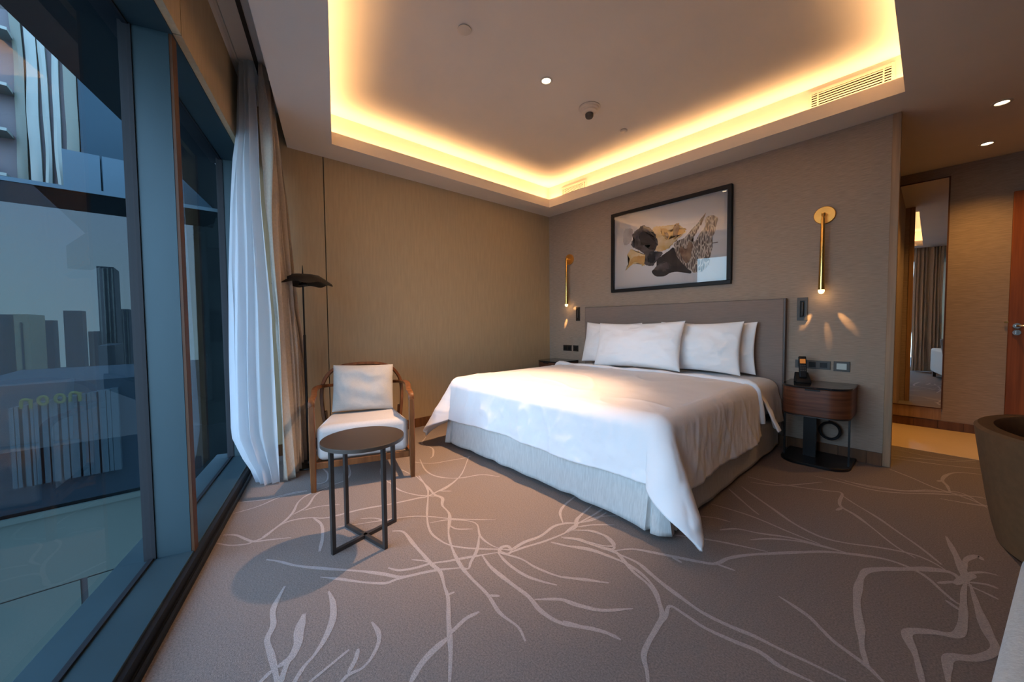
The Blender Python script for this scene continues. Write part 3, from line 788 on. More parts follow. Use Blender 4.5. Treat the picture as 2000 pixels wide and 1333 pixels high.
shape([(330,880),(440,870),(480,920),(440,970),(350,940),(290,985),(265,1010),(290,940)], 'ink_ochre_deep', .010, 6)
shape([(430,525),(500,545),(560,600),(600,690),(605,760),(570,800),(560,840),(480,860),(400,810),(320,770),(305,720),(340,680),(320,630),(370,570)], 'ink_grey', .012, 7)
shape([(420,600),(520,610),(580,680),(585,750),(520,790),(430,740),(400,660)], 'ink_black', .030, 8)
shape([(470,840),(560,820),(640,825),(660,850),(620,900),(580,940),(550,980),(490,980),(455,960),(465,900)], 'ink_grey', .008, 9)
shape([(500,850),(560,850),(580,900),(540,960),(500,930)], 'ink_black', .018, 19)
shape([(780,770),(830,820),(900,900),(960,1000),(985,1040),(975,1070),(880,1050),(760,1060),(690,1095),(610,1105),(560,1085),(540,1045),(590,990),(600,920),(650,870),(720,820)], 'ink_black', .004, 10)
shape([(610,960),(700,940),(760,985),(700,1030),(620,1040),(575,1020)], 'ink_grey', .020, 11)
shape([(1155,375),(1125,420),(1100,440),(1060,500),(1000,560),(940,630),(900,670),(830,700),(790,740),(800,800),(830,880),(900,970),(980,1040),(1000,1000),(990,880),(1010,760),(985,700),(1040,620),(1090,520),(1120,470)], 'ink_bark', .002, 12)
shape([(1155,375),(1135,400),(1100,450),(1085,515),(1100,520),(1120,460)], 'ink_brown', .001, 15, 4)
shape([(1180,415),(1240,412),(1288,445),(1270,520),(1255,600),(1215,680),(1225,760),(1200,880),(1185,960),(1120,1040),(1060,1055),(1000,1050),(990,930),(990,800),(985,720),(1030,700),(1080,620),(1140,540),(1150,450)], 'ink_bark', .002, 13)
shape([(960,700),(1000,740),(985,860),(960,930),(920,950),(880,880),(850,800),(880,760),(920,800)], 'ink_brown', .006, 16)
shape([(1220,722),(1280,712),(1285,718),(1222,728)], 'ink_brown', .0, 17, 3)
local(art, pic).build('print', pic, angle=180)
gg = B().quad((px0+fw, -.036, pz0+fw), (px1-fw, -.036, pz0+fw), (px1-fw, -.036, pz1-fw), (px0+fw, -.036, pz1-fw), 'picture_glass')
local(gg, pic).build('cover_glass', pic)

# ------------------------------------------------------------------ sconces
def sconce(label, x, z, sc=1.0):
    t = thing('wall_sconce', label, 'wall lamp', (x, 0, z), group='brass tube sconces either side of the bed')
    B().add([], [], 'brass')
    d = B(); rows = []
    for r, y in ((0, -.018), (.066, -.018), (.070, -.014), (.070, -.001)):
        rows.append([(r*cos(2*pi*j/40), y, r*sin(2*pi*j/40)) for j in range(40)])
    d.grid(rows, 'brass_disc', closed=True); d.build('wall_disc', t)
    a = B(); a.tube([(0, -.018, 0), (0, -.05, .0), (0, -.068, -.004), (0, -.072, -.02), (0, -.072, -.045)], .0085, 'brass', n=14)
    a.lathe([(.0, .012), (.013, .010), (.014, -.012), (0, -.014)], 'brass', (0, -.060, 0), 16); a.build('arm', t)
    s_ = B(); s_.lathe([(0, -.035), (.011, -.035), (.0125, -.05), (.0215, -.60), (.0195, -.60), (.0195, -.585), (0, -.585)], 'brass', (0, -.072, 0), 28); s_.build('tube_shade', t)
    c = B(); c.lathe([(.0185, -.590), (.0205, -.604), (.0205, -.614), (.014, -.628), (0, -.633)], 'crystal_glow', (0, -.072, 0), 12, smooth=False); c.build('crystal', t)
    col = (1.0, .55, .2)
    ld = bpy.data.lights.new('crystal_light', 'POINT'); ld.energy = .22; ld.color = col; ld.shadow_soft_size = .012
    lo = bpy.data.objects.new('crystal_light', ld); COL.objects.link(lo); lo.location = (x, -.072, z-.655)
    for dx, yy, dz, e_, wdt in STREAKS.get(x, ()):
        ld = bpy.data.lights.new('crystal_ray', 'SPOT'); ld.energy = e_; ld.color = col; ld.shadow_soft_size = .004
        ld.spot_size = radians(wdt); ld.spot_blend = .9
        lo = bpy.data.objects.new('crystal_ray', ld); COL.objects.link(lo); lo.location = (x, -.072, z-.645)
        dirv = Vector((dx, yy, dz)).normalized(); lo.rotation_euler = dirv.to_track_quat('-Z', 'Y').to_euler()
    return t
XSL, XSR = 0.375, 3.016
STREAKS = {XSR: ((-.10, .072, -.20, 15, 13), (.035, .072, -.30, 9, 11), (.14, .072, -.20, 13, 14)), XSL: ((-.07, .072, -.20, 22, 13), (.09, .072, -.01, 2.0, 30))}
sconce('brass tube wall sconce over the phone nightstand, right of the headboard', XSR, 1.945)
sconce('brass tube wall sconce near the room corner, left of the headboard', XSL, 1.945)

# ------------------------------------------------------------------ reading lights and plates
def reading(label, x0, x1, z0, z1, mat):
    t = thing('reading_light', label, 'reading lamp', ((x0+x1)/2, 0, (z0+z1)/2))
    w, h = x1-x0, z1-z0; b = B()
    iw, ih = w*.21, h*.36
    for a in ((-w/2, w/2, ih, h/2), (-w/2, w/2, -h/2, -ih), (-w/2, -iw, -ih, ih), (iw, w/2, -ih, ih)):
        b.bx(a[0], a[1], -.012, -.001, a[2], a[3], mat)
    b.bx(-iw, iw, -.003, -.001, -ih, ih, 'black_plastic'); b.build('wall_plate', t, bevel=.001)
    c = B(); c.tube([(0, -.010, -ih*.86), (0, -.010, -ih*.8), (0, -.010, ih*.8), (0, -.010, ih*.86)], [.004, iw*.62, iw*.62, .004], 'table_metal', n=14); c.build('swivel_head', t)
reading('grey plate reading light with dark recess under the right brass sconce', 2.851, 2.921, 1.100, 1.293, 'plate_grey')
reading('small dark reading light plate left of the headboard', .484, .545, 1.122, 1.302, 'plate_dark')
def plate(name, label, cat, x0, x1, z0, z1, mat, inserts, imat='black_plastic', child='insert'):
    t = thing(name, label, cat, ((x0+x1)/2, 0, (z0+z1)/2)); h = z1-z0
    B().bx(-(x1-x0)/2, (x1-x0)/2, -.010, -.001, -h/2, h/2, mat).build('face_plate', t, bevel=.0015)
    for c, w, hh_ in inserts:
        B().bx(c-w/2, c+w/2, -.0125, -.0102, -hh_/2, hh_/2, imat).build(child, t)
    return t
plate('switch_panel', 'long grey socket and switch panel behind the phone, right of the headboard', 'switch', 2.845, 3.075, .700, .768, 'plate_grey', ((-.072, .046, .042), (0, .046, .042), (.072, .046, .042)))
plate('control_panel', 'square wall controller with a small lit screen, right of the switch panel', 'wall control', 3.094, 3.192, .692, .772, 'plate_grey', ((.0, .060, .048),), 'screen_lit', 'screen')
plate('power_socket', 'dark double socket plate near the room corner, above the left nightstand', 'socket', .262, .405, .716, .795, 'plate_dark', ((-.034, .046, .046), (.034, .046, .046)))
plate('light_switch', 'small dark square switch plate between the double socket and the pillows', 'switch', .433, .517, .716, .795, 'plate_dark', ((0, .046, .046),))

# ------------------------------------------------------------------ nightstands
def dshape(w, dp, r, n=10, grow=0.0):
    w += grow*2; dp += grow; r += grow
    P = [(-w/2, 0), (-w/2, -dp+r)]
    P += [(-w/2+r-r*cos(a*pi/2/n), -dp+r-r*sin(a*pi/2/n)) for a in range(1, n+1)]
    P += [(w/2-r+r*sin(a*pi/2/n), -dp+r-r*cos(a*pi/2/n)) for a in range(0, n+1)]
    P += [(w/2, 0)]
    return P
ns = thing('nightstand', 'walnut nightstand with black glass top beside the phone, right of the bed', 'nightstand', (3.032, -.015, 0), group='nightstands')
B().prism(dshape(.415, .395, .13), .382, .588, 'walnut_h').build('drawer_body', ns, bevel=.004)
B().prism(dshape(.415, .395, .13, grow=.004), .5895, .604, 'black_glass').build('glass_top', ns, bevel=.002)
B().prism(dshape(.411, .393, .128), .372, .381, 'table_metal').build('bottom_rim', ns)
B().bx(-.045, .045, -.4015, -.3955, .574, .586, 'black_plastic').build('drawer_pull', ns)
B().prism(dshape(.415, .395, .13, grow=.004), .001, .022, 'black_metal').build('base', ns, bevel=.003)
B().bx(-.085, -.005, -.20, -.16, .0225, .3715, 'black_metal').build('column', ns)
for x in (-.195, .195):
    B().box((x, -.255, .197), (.012, .012, .349), 'black_metal').build('post', ns)
ns2 = dup_tree(ns, (.315, -.015, 0), 'nightstand in the room corner, mostly hidden behind the left side of the bed')

ph = thing('cordless_phone', 'black cordless phone with an orange lit display on the right nightstand', 'phone', (2.925, -.165, .6045), radians(20))
b = B(); b.add([(-.05, -.06, 0), (.05, -.06, 0), (.05, .05, 0), (-.05, .05, 0), (-.045, -.05, .022), (.045, -.05, .022), (.045, .045, .075), (-.045, .045, .075)],
      [(3, 2, 1, 0), (4, 5, 6, 7), (0, 1, 5, 4), (1, 2, 6, 5), (2, 3, 7, 6), (3, 0, 4, 7)], 'black_plastic'); b.build('charging_dock', ph, bevel=.005)
R_ = Matrix.Rotation(radians(-18), 3, 'X')
hs_ = B().box((-.0, .0, .120), (.050, .024, .175), 'black_plastic', rot=R_).build('handset', ph, bevel=.007, seg=3)
B().box(Vector((0, 0, .120)) + R_ @ Vector((0, -.0130, .045)), (.036, .002, .036), 'screen_orange', rot=R_).build('display', hs_)
kb = B()
for i in range(3):
    for j in range(4):
        kb.box(Vector((0, 0, .120)) + R_ @ Vector((-.013+.013*i, -.0130, .010-.014*j)), (.009, .002, .008), 'plate_grey', rot=R_)
kb.build('keypad', hs_)
cb = B()
for k in range(5):
    rr = .060+.0035*(k % 3); ps = []
    for i in range(37):
        a = 2*pi*i/36
        ps.append((rr*cos(a)+.002*k, -.006*k+.004*sin(3*a+k), rr*1.02*sin(a)))
    cb.tube(ps, .0055, 'black_plastic', n=8)
cb.tube([(0, 0, .06), (-.01, .01, .10), (-.02, .018, .16), (-.02, .020, .20)], .005, 'black_plastic', n=8)
o = cb.build('cable_coil', loc=(3.085, -.05, .215)); o.rotation_euler = (radians(-6), 0, 0)
tag(o, 'black power cable coiled in a ring hanging under the right nightstand', 'cable')

# ------------------------------------------------------------------ armchair
CR = atan2(.329, .945)
ac = thing('armchair', 'low walnut framed armchair with pale upholstered seat in front of the curtain', 'armchair', (1.051, -3.001, 0), atan2(-.329, .945)+pi/2)
# local: x to the sitter's left... (+x = right in the photo), -y = forward; front legs at y=0, back at y=+.62
sec = [(-1, -.75), (-.75, -1), (.75, -1), (1, -.75), (1, .75), (.75, 1), (-.75, 1), (-1, .75)]
for sx in (-1, 1):
    x = sx*.3165
    B().tube([(x, 0, 0), (x, 0, .2), (x, 0, .45), (x, 0.004, .565)], [.015, .019, .019, .017], 'walnut', prof=sec, up=(0, 1, 0)).build('front_leg', ac)
    B().tube([(sx*.275, .640, 0), (sx*.282, .628, .2), (sx*.292, .615, .40)], [.014, .018, .018], 'walnut', prof=sec, up=(0, 1, 0)).build('back_leg', ac)
    # arm: leaves the front post in a soft bend and runs back to the hoop
    P = [(x, .004, .560), (x, .010, .588), (x*.995, .045, .604), (x*.985, .12, .611), (x*1.03, .25, .616), (x*1.05, .38, .618), (x*1.04, .50, .614), (x*.98, .60, .606), (x*.78, .675, .600), (x*.45, .705, .598), (0, .712, .597)]
    B().tube(catmull(P, 4), .0165, 'walnut', prof=[(a*1.15, b*.72) for a, b in sec], up=(0, 1, 0)).build('arm_rail', ac)
P = [(-.292, .600, .30), (-.308, .612, .45), (-.310, .630, .56), (-.292, .650, .645), (-.235, .668, .720), (-.14, .680, .758), (0, .684, .768), (.14, .680, .758), (.235, .668, .720), (.292, .650, .645), (.310, .630, .56), (.308, .612, .45), (.292, .600, .30)]
B().tube(catmull(P, 5), .016, 'walnut', prof=[(a*.8, b*1.3) for a, b in sec], up=(0, 0, 1)).build('back_hoop', ac)
fr = B().bx(-.298, .298, -.012, .012, .152, .194, 'walnut').bx(-.262, .262, .605, .628, .152, .194, 'walnut')
fr.add([(-.318, .012, .152), (-.296, .012, .152), (-.246, .605, .152), (-.268, .605, .152), (-.318, .012, .194), (-.296, .012, .194), (-.246, .605, .194), (-.268, .605, .194)], [(3, 2, 1, 0), (4, 5, 6, 7), (0, 1, 5, 4), (1, 2, 6, 5), (2, 3, 7, 6), (3, 0, 4, 7)], 'walnut')
fr.add([(.318, .012, .152), (.296, .012, .152), (.246, .605, .152), (.268, .605, .152), (.318, .012, .194), (.296, .012, .194), (.246, .605, .194), (.268, .605, .194)], [(3, 2, 1, 0), (4, 5, 6, 7), (0, 1, 5, 4), (1, 2, 6, 5), (2, 3, 7, 6), (3, 0, 4, 7)], 'walnut')
fr.build('seat_frame', ac, bevel=.002)
st = B()
st.add([(-.296, -.010, .196), (.296, -.010, .196), (.245, .60, .196), (-.245, .60, .196), (-.296, -.012, .435), (.296, -.012, .435), (.245, .60, .392), (-.245, .60, .392)],
       [(3, 2, 1, 0), (4, 5, 6, 7), (0, 1, 5, 4), (1, 2, 6, 5), (2, 3, 7, 6), (3, 0, 4, 7)], 'chair_cloth')
st.build('seat', ac, bevel=.045, seg=6)
cu = pillow_mesh(.455, .37, .17, 3.3, 'cushion_cloth', ear=.03, wr=.35)
# horizontal sagging creases
cu.v = [(x, y + (.008*sin(z*44+3*nz(x*3, 0, z*4)) * (1 if y < 0 else 0) * max(0, 1-abs(x)/.21)), z) for x, y, z in cu.v]
cuo = cu.build('cushion', angle=180)
Rm = Matrix.Rotation(atan2(-.329, .945)+pi/2, 4, 'Z')
cp = Vector((1.051, -3.001, 0)) + (Rm @ Vector((.005, .515, .590)))
cuo.location = cp; cuo.rotation_euler = (radians(-14), radians(2), atan2(-.329, .945)+pi/2)
tag(cuo, 'loose grey-beige cushion leaning in the walnut armchair', 'cushion')

# ------------------------------------------------------------------ side table
tb_ = thing('side_table', 'small round dark metal side table with crossed base in front of the armchair', 'side table', (1.697, -3.233, 0))
B().lathe([(0, .505), (.196, .505), (.200, .507), (.200, .523), (.198, .525), (0, .525)], 'table_top', n=64).build('table_top', tb_)
legs = [(1.741, -3.418), (1.652, -3.042), (1.880, -3.194), (1.509, -3.277)]
L2 = [(x-1.697, y+3.233) for x, y in legs]
L2 = [(x*.9+.0, y*.9) for x, y in L2]
for x, y in L2:
    a = atan2(y, x)
    B().box((x, y, .2515), (.018, .018, .503), 'table_metal', a).build('leg', tb_)
cr_ = B()
for i, j in ((0, 1), (2, 3)):
    a = Vector((*L2[i], .009)); c = Vector((*L2[j], .009)); 
    cr_.box((a+c)/2, ((c-a).length-.018, .018, .018), 'table_metal', atan2(c.y-a.y, c.x-a.x))
cr_.build('cross_base', tb_)

# ------------------------------------------------------------------ floor lamp
lx, ly = .385, -3.205
lp = thing('floor_lamp', 'slim black floor lamp with a flat umbrella shade between curtain and armchair', 'floor lamp', (lx, ly, 0))
B().lathe([(0, .001), (.125, .001), (.127, .004), (.125, .011), (.02, .014), (.012, .03), (0, .03)], 'black_metal', n=48).build('base', lp)
B().tube([(0, 0, .03), (0, 0, 1.020), (0, 0, 1.025), (0, 0, 1.40)], [.0095, .0095, .006, .006], 'black_metal', n=14).build('pole', lp)
def shadefn(r, z, a):
    k = max(0, (r-.05)/.15)
    return r*(1+.025*k*cos(8*a+.6)), z - .007*k*k*cos(8*a+.6)
B().lathe([(.004, 1.492), (.06, 1.489), (.115, 1.482), (.160, 1.450), (.192, 1.424), (.205, 1.414), (.192, 1.419), (.155, 1.440), (.11, 1.470), (.05, 1.478), (.004, 1.480)], 'black_metal', n=64, fn=shadefn).build('lamp_shade', lp)
B().tube([(0, 0, 1.40), (0, 0, 1.44), (0, 0, 1.50), (0, 0, 1.56)], [.016, .010, .006, .002], 'black_metal', n=12).build('finial', lp)
B().lathe([(0, 1.40), (.030, 1.402), (.034, 1.41), (.03, 1.42), (0, 1.425)], 'black_metal', n=24).build('lamp_head', lp)

# ------------------------------------------------------------------ curtains
def curtain(name, label, cat, A, Bf, zs, folds, amp, mat, th, seed=0, n=None, Mid=None, mk=.25):
    b = B(); rows = []; n = n or folds*14
    for z in zs:
        a = A(z); c = Bf(z); row = []
        t = (c-a); L = t.length; t.normalize(); nn = Vector((-t.y, t.x, 0))
        for i in range(n+1):
            k = i/n
            ph_ = 2*pi*folds*k + 1.6*sin(k*9+seed) + 1.0*sin(k*21+seed*2) + 1.1*nz(k*5, z*.9, seed)*2
            am = amp(z)*(0.85+1.1*nz(k*7, z*.5, seed+3))
            if Mid:
                m_ = Mid(z); kk = k
                base = (a*(1-kk/mk)+m_*(kk/mk)) if kk < mk else m_.lerp(c, (kk-mk)/(1-mk))
                q = max(0, 1-abs(kk-mk)/.12); base = base.lerp((a+c+m_*4)/6, .35*q)
                ta = ((m_-a) if kk < mk else (c-m_)).normalized(); tb2 = (c-a).normalized(); ta = ta.lerp(tb2, .3).normalized()
                p = base + Vector((-ta.y, ta.x, 0))*(am*sin(ph_)) + ta*(.18*am*sin(2*ph_))
            else:
                p = a + t*(L*k + .18*am*sin(2*ph_)) + nn*(am*sin(ph_))
            row.append((p.x, p.y, z))
        rows.append(row)
    b.grid(rows, mat)
    if name is None: return b
    o = b.build(name, solid=th, angle=80)
    return tag(o, label, cat)
def lerpt(tab, z):
    for (z0, v0), (z1, v1) in zip(tab[:-1], tab[1:]):
        if z0 >= z >= z1: return v0+(v1-v0)*(z0-z)/(z0-z1)
    return tab[-1][1] if z < tab[-1][0] else tab[0][1]
zsl = [2.838, 2.80, 2.77, 2.72] + [2.66-.075*i for i in range(34)] + [.10, .065, .03, .008]
zsl = [z for z in zsl if z > 0]; zsl = sorted(set(round(z, 4) for z in zsl), reverse=True)
sh_d = [(2.84, -.040), (2.4, -.020), (2.2, .012), (1.9, .035), (1.4, .062), (.9, .075), (.35, .082), (.19, .02), (.10, -.03), (0, -.065)]
def sA(z): return tw(.61, lerpt([(2.84, -.135), (1.9, -.155), (1.2, -.190), (0, -.205)], z))
def sM(z): return tw(.57, lerpt(sh_d, z)+.0)
def sB(z): return tw(.12, lerpt([(2.84, -.05), (1.4, -.02), (.35, -.01), (.19, -.03), (0, -.07)], z))
sheer = curtain('sheer_curtain', 'white sheer curtain gathered against the glass at the far end of the window', 'curtain', sA, sB, zsl, 11, lambda z: lerpt([(2.84, .010), (2.5, .015), (.3, .017), (.15, .018), (0, .024)], z), 'sheer_cloth', 0.0, 1.0, Mid=sM, mk=.38, n=260)
def dA(z): return tw(lerpt([(2.84, .60), (2.0, .60), (0, .60)], z), lerpt([(2.84, -.185), (1.9, -.205), (1.2, -.235), (0, -.25)], z))
def dB(z):
    y = lerpt([(2.84, -3.335), (2.45, -3.305), (2.05, -3.275), (1.65, -3.26), (1.25, -3.245), (.83, -3.205), (.16, -3.190), (0, -3.18)], z)
    return Vector((.10, y, 0))
drape_o = curtain('drape_curtain', 'beige linen drape hanging in the corner behind the black floor lamp', 'curtain', dA, dB, zsl, 8, lambda z: lerpt([(2.84, .022), (2.5, .034), (0, .046)], z), 'drape_cloth', .003, 2.7)
# header bands and drape at the other end of the window wall (seen in the mirror)
def d2A(z): return tw(3.42, -.155)
def d2B(z): return tw(3.84, -.155)
curtain('drape_curtain', 'beige drape at the near end of the window wall, reflected in the tall mirror', 'curtain', d2A, d2B, zsl, 7, lambda z: .034, 'drape_cloth', .003, 5.5)

# ------------------------------------------------------------------ mirror and door in the passage
mr = thing('wall_mirror', 'tall narrow wall mirror in the passage beyond the headboard wall', 'mirror', (3.515, YM-.001, .21))
b = B().quad((3.342, YM-.020, .215), (3.686, YM-.020, .215), (3.686, YM-.020, 2.478), (3.342, YM-.020, 2.478), 'mirror_silver'); local(b, mr).build('mirror_glass', mr)
b = B().bx(3.686, 3.697, YM-.024, YM-.002, .205, 2.488, 'warm_brown_edge').bx(3.3405, 3.686, YM-.024, YM-.002, .205, .215, 'warm_brown_edge').bx(3.3405, 3.686, YM-.024, YM-.002, 2.478, 2.488, 'warm_brown_edge').bx(3.3405, 3.686, YM-.018, YM-.002, .2155, 2.4775, 'black_plastic')
local(b, mr).build('mirror_frame', mr)
struct(B().bx(3.342, 3.69, YM-.016, YM-.0005, .092, .204, 'trim_wood').build('trim_12'))
dr = thing('door_1', None, None, (4.5, YM-.001, 0)); dr['kind'] = 'structure'
b = B().bx(4.066, 4.95, YM-.05, YM-.002, .005, 2.235, 'door_wood'); local(b, dr).build('door_leaf', dr, bevel=.003)
hd = B()
def rose(bld, x, z):
    rows = []
    for r, y in ((0, -.010), (.024, -.010), (.026, -.007), (.026, 0)):
        rows.append([(x+r*cos(2*pi*j/28), y, z+r*sin(2*pi*j/28)) for j in range(28)])
    bld.grid(rows, 'steel', closed=True)
rose(hd, 0, 0); hd.tube([(0, -.008, 0), (0, -.045, 0), (.01, -.055, 0), (.05, -.056, 0), (.11, -.056, 0)], .009, 'steel', n=12)
hd.build('door_handle', dr, loc=(4.112-4.5, -.0495, 1.035))
lk = B(); rose(lk, 0, 0); lk.bx(-.005, .005, -.02, -.009, -.012, .012, 'steel'); lk.build('door_lock', dr, loc=(4.112-4.5, -.0495, .975))
B().bx(-.012, .010, -.012, 0, -.006, .006, 'brass').build('strike', dr, loc=(4.0555-4.5, -.012, 1.068))

# ------------------------------------------------------------------ tub chair and bench at the right edge
tc_ = thing('tub_chair', 'brown leather tub chair with dark wooden legs cut by the right edge', 'chair', (4.075, -2.02, 0), radians(0))
def arcshell(bld, r_in, r_out, z0f, z1f, a0, a1, mat, n=44, flare=0.0):
    rows = []
    for i in range(n+1):
        a = a0+(a1-a0)*i/n; ca, sa = cos(a), sin(a); z0, z1 = z0f(a), z1f(a); row = []
        m_ = 8
        for j in range(m_+1):
            k = j/m_; z = z0+(z1-z0)*k; r = r_out*(0.86+.14*k**.8); row.append((r*ca, r*sa, z))
        row.append(((r_out-.008)*ca, (r_out-.008)*sa, z1+.008)); row.append(((r_in+.008)*ca, (r_in+.008)*sa, z1+.008))
        for j in range(m_+1):
            k = 1-j/m_; z = z0+(z1-z0)*k; r = r_in*(0.86+.14*k**.8); row.append((r*ca, r*sa, z))
        rows.append(row)
    bld.grid(rows, mat, closed=True, cap=True)
def top(a):
    k = abs(((a-radians(200)+pi) % (2*pi))-pi)/radians(125)
    return .765-.10*max(0, k-.45)**1.5
bs_ = B(); arcshell(bs_, .325, .372, lambda a: .42, top, radians(75), radians(325), 'leather'); bs_.build('back_shell', tc_)
B().lathe([(0, .36), (.24, .36), (.285, .37), (.318, .415), (0, .415)], 'dark_wood', n=44).build('seat_rail', tc_)
B().lathe([(0, .418), (.268, .418), (.280, .43), (.283, .465), (.265, .487), (0, .49)], 'leather', n=44).build('seat', tc_)
for a in (145, 35, 215, 325):
    ca, sa = cos(radians(a)), sin(radians(a))
    B().tube([(.26*ca, .26*sa, 0), (.245*ca, .245*sa, .38)], [.017, .026], 'dark_wood', prof=sec, up=(0, 1, 0)).build('leg', tc_)
bn = thing('upholstered_bench', 'pale woven upholstered bench in the bottom right corner', 'bench', (4.012, -2.98, 0), radians(-8.5))
B().bx(-.33, .33, -.55, .55, .10, .55, 'boucle').build('upholstered_body', bn, bevel=.04, seg=5)
for x in (-.28, .28):
    for y in (-.5, .5):
        B().bx(x-.02, x+.02, y-.02, y+.02, 0, .0995, 'dark_wood').build('foot', bn)

# ------------------------------------------------------------------ ceiling fittings
def spot(loc, energy, size, blend=.35, r=.028, col=(1.0, .60, .33), aim=None):
    ld = bpy.data.lights.new('downlight_lamp', 'SPOT'); ld.energy = energy; ld.color = col; ld.spot_size = radians(size); ld.spot_blend = blend; ld.shadow_soft_size = r
    lo = bpy.data.objects.new('downlight_lamp', ld); COL.objects.link(lo); lo.location = loc
    if aim: lo.rotation_euler = (Vector(aim)-Vector(loc)).to_track_quat('-Z', 'Y').to_euler()
def downlight(label, x, y, z, energy, size, trim='white_plastic', blend=.5, group=None, aim=None, col=(1.0, .60, .33)):
    t = thing('recessed_downlight', label, 'ceiling light', (x, y, z), group=group)
    B().lathe([(.048, -.001), (.048, -.004), (.034, -.006), (.031, -.0012)], trim, n=36).build('trim_ring', t)
    B().lathe([(0, -.0020), (.030, -.0020), (.031, -.0012), (0, -.0012)], 'lens_glow', n=32).build('lens', t)
    spot((x, y, z-.012), energy, size, blend, aim=aim, col=col)
    return t
downlight('small round downlight in the middle of the coffered ceiling', 1.669, -1.825, ZC, 580, 66, blend=1.0, aim=(1.30, -2.35, 0))
downlight('round recessed downlight over the passage, nearer the room', 3.89, .37, ZS, 46, 105, blend=1.0, col=(1.0,.50,.13))
downlight('round recessed downlight over the passage, nearest the mirror wall', 3.881, 1.255, ZS, 60, 115, blend=1.0, col=(1.0,.50,.13))
downlight('round downlight near the window wall, reflected in the artwork glass', 3.0, -3.45, ZC-.001 if False else ZS, 10, 80)
sd = thing('smoke_detector', 'white smoke detector hanging from the coffered ceiling', 'smoke detector', (1.668, -1.301, ZC))
B().lathe([(0, -.001), (.088, -.001), (.090, -.009), (.080, -.013), (.078, -.024), (.066, -.030), (.063, -.042), (.050, -.050), (.040, -.052), (0, -.052)], 'white_plastic', n=40).build('housing', sd)
B().lathe([(.030, -.052), (.034, -.056), (.034, -.076), (.026, -.088), (0, -.090)], 'plate_grey', n=24).build('sensor', sd)
for lab, x, y, r in (('round sprinkler cover plate in the ceiling nearest the camera', 1.674, -2.557, .042), ('small round cover plate in the ceiling near the headboard wall', 1.654, -.758, .032)):
    tag(B().lathe([(0, -.001), (r-.004, -.001), (r-.004, -.005), (r, -.006), (r, -.009), (r-.003, -.011), (0, -.011)], 'white_plastic', (0, 0, 0), 36).build('sprinkler_cover', loc=(x, y, ZC)), lab, 'ceiling cover')
def grille(label, x0, x1, z0, z1, n):
    y = ya+s
    t = thing('air_grille', label, 'air vent', ((x0+x1)/2, y, (z0+z1)/2), group=None)
    w, h = x1-x0, z1-z0; b = B(); k = .018
    for a in ((-w/2, w/2, h/2-k, h/2), (-w/2, w/2, -h/2, -h/2+k), (-w/2, -w/2+k, -h/2+k, h/2-k), (w/2-k, w/2, -h/2+k, h/2-k)):
        b.bx(a[0], a[1], -.008, -.001, a[2], a[3], 'grille_white')
    b.bx(-w/2+k, w/2-k, -.0025, -.001, -h/2+k, h/2-k, 'grille_dark'); b.build('vent_frame', t)
    sl = B(); ih = h-2*k
    for i in range(n):
        z = -ih/2+ih*(i+.5)/n
        sl.bx(-w/2+k, w/2-k, -.006, -.003, z-ih/n*.24, z+ih/n*.24, 'grille_white')
    for x in (-w*.38, w*.38): sl.bx(x-.004, x+.004, -.0105, -.003, -ih/2, ih/2, 'grille_white')
    sl.build('louvre', t)
grille('long air conditioning grille in the lit cove at the right end', 2.93, 3.40, 2.705, 2.865, 7)
grille('short air conditioning grille in the lit cove near the far corner', .40, .80, 2.705, 2.835, 7)

# ------------------------------------------------------------------ outside
# canopy above the glass
cn = B(); fbox(cn, -3.0, tR+1, .262, .61, 2.40, 2.9, 'soffit_out'); struct(cn.build('trim_13'))
# return wing of the same facade
XW = -1.5
wg = thing('glass_wing', 'dark glass wing of the building standing at an angle beyond the window', 'building', (XW, -5, 0))
def wbox(bld, y0, y1, z0, z1, x0, x1, mat): return bld.bx(x0, x1, y0, y1, z0, z1, mat)
zt, zb, zj = 2.318, -.510, -1.215
b = B().quad((XW, -9, zb), (XW, -3.3, zb), (XW, -3.3, zt), (XW, -9, zt), 'wing_glass'); local(b, wg).build('glazing', wg)
b = B().bx(XW-.06, XW+.01, -9, -3.3, zt, zt+.035, 'pale_panel'); local(b, wg).build('top_rail', wg)
b = B().bx(XW-.85, XW-.061, -9, -3.6, zt, zt+.04, 'fin_violet'); local(b, wg).build('roof_slab', wg)
b = B().bx(XW-.10, XW+.03, -9, -3.3, zb-.05, zb, 'ledge_panel').bx(XW-.10, XW, -9, -3.3, zj+.006, zb-.0505, 'ledge_panel').bx(XW-.10, XW, -9, -4.70, -3.2, zj-.006, 'ledge_panel').bx(XW-.10, XW, -4.655, -3.3, -3.2, zj-.006, 'ledge_panel').bx(XW-.12, XW-.02, -9, -3.3, -3.2, zb-.06, 'facade_black')
local(b, wg).build('spandrel_panels', wg)
b = B()
for (u0, u1) in ((120, 194), (198, 260)):
    p, q = onx(u0, 290, XW), onx(u1, 300, XW)
    zz0, zz1 = onx(120, 363, XW).z, onx(120, 290, XW).z
    b.bx(XW-.08, XW, p.y, q.y, zz0, zz1, 'pale_panel')
local(b, wg).build('upper_panels', wg)
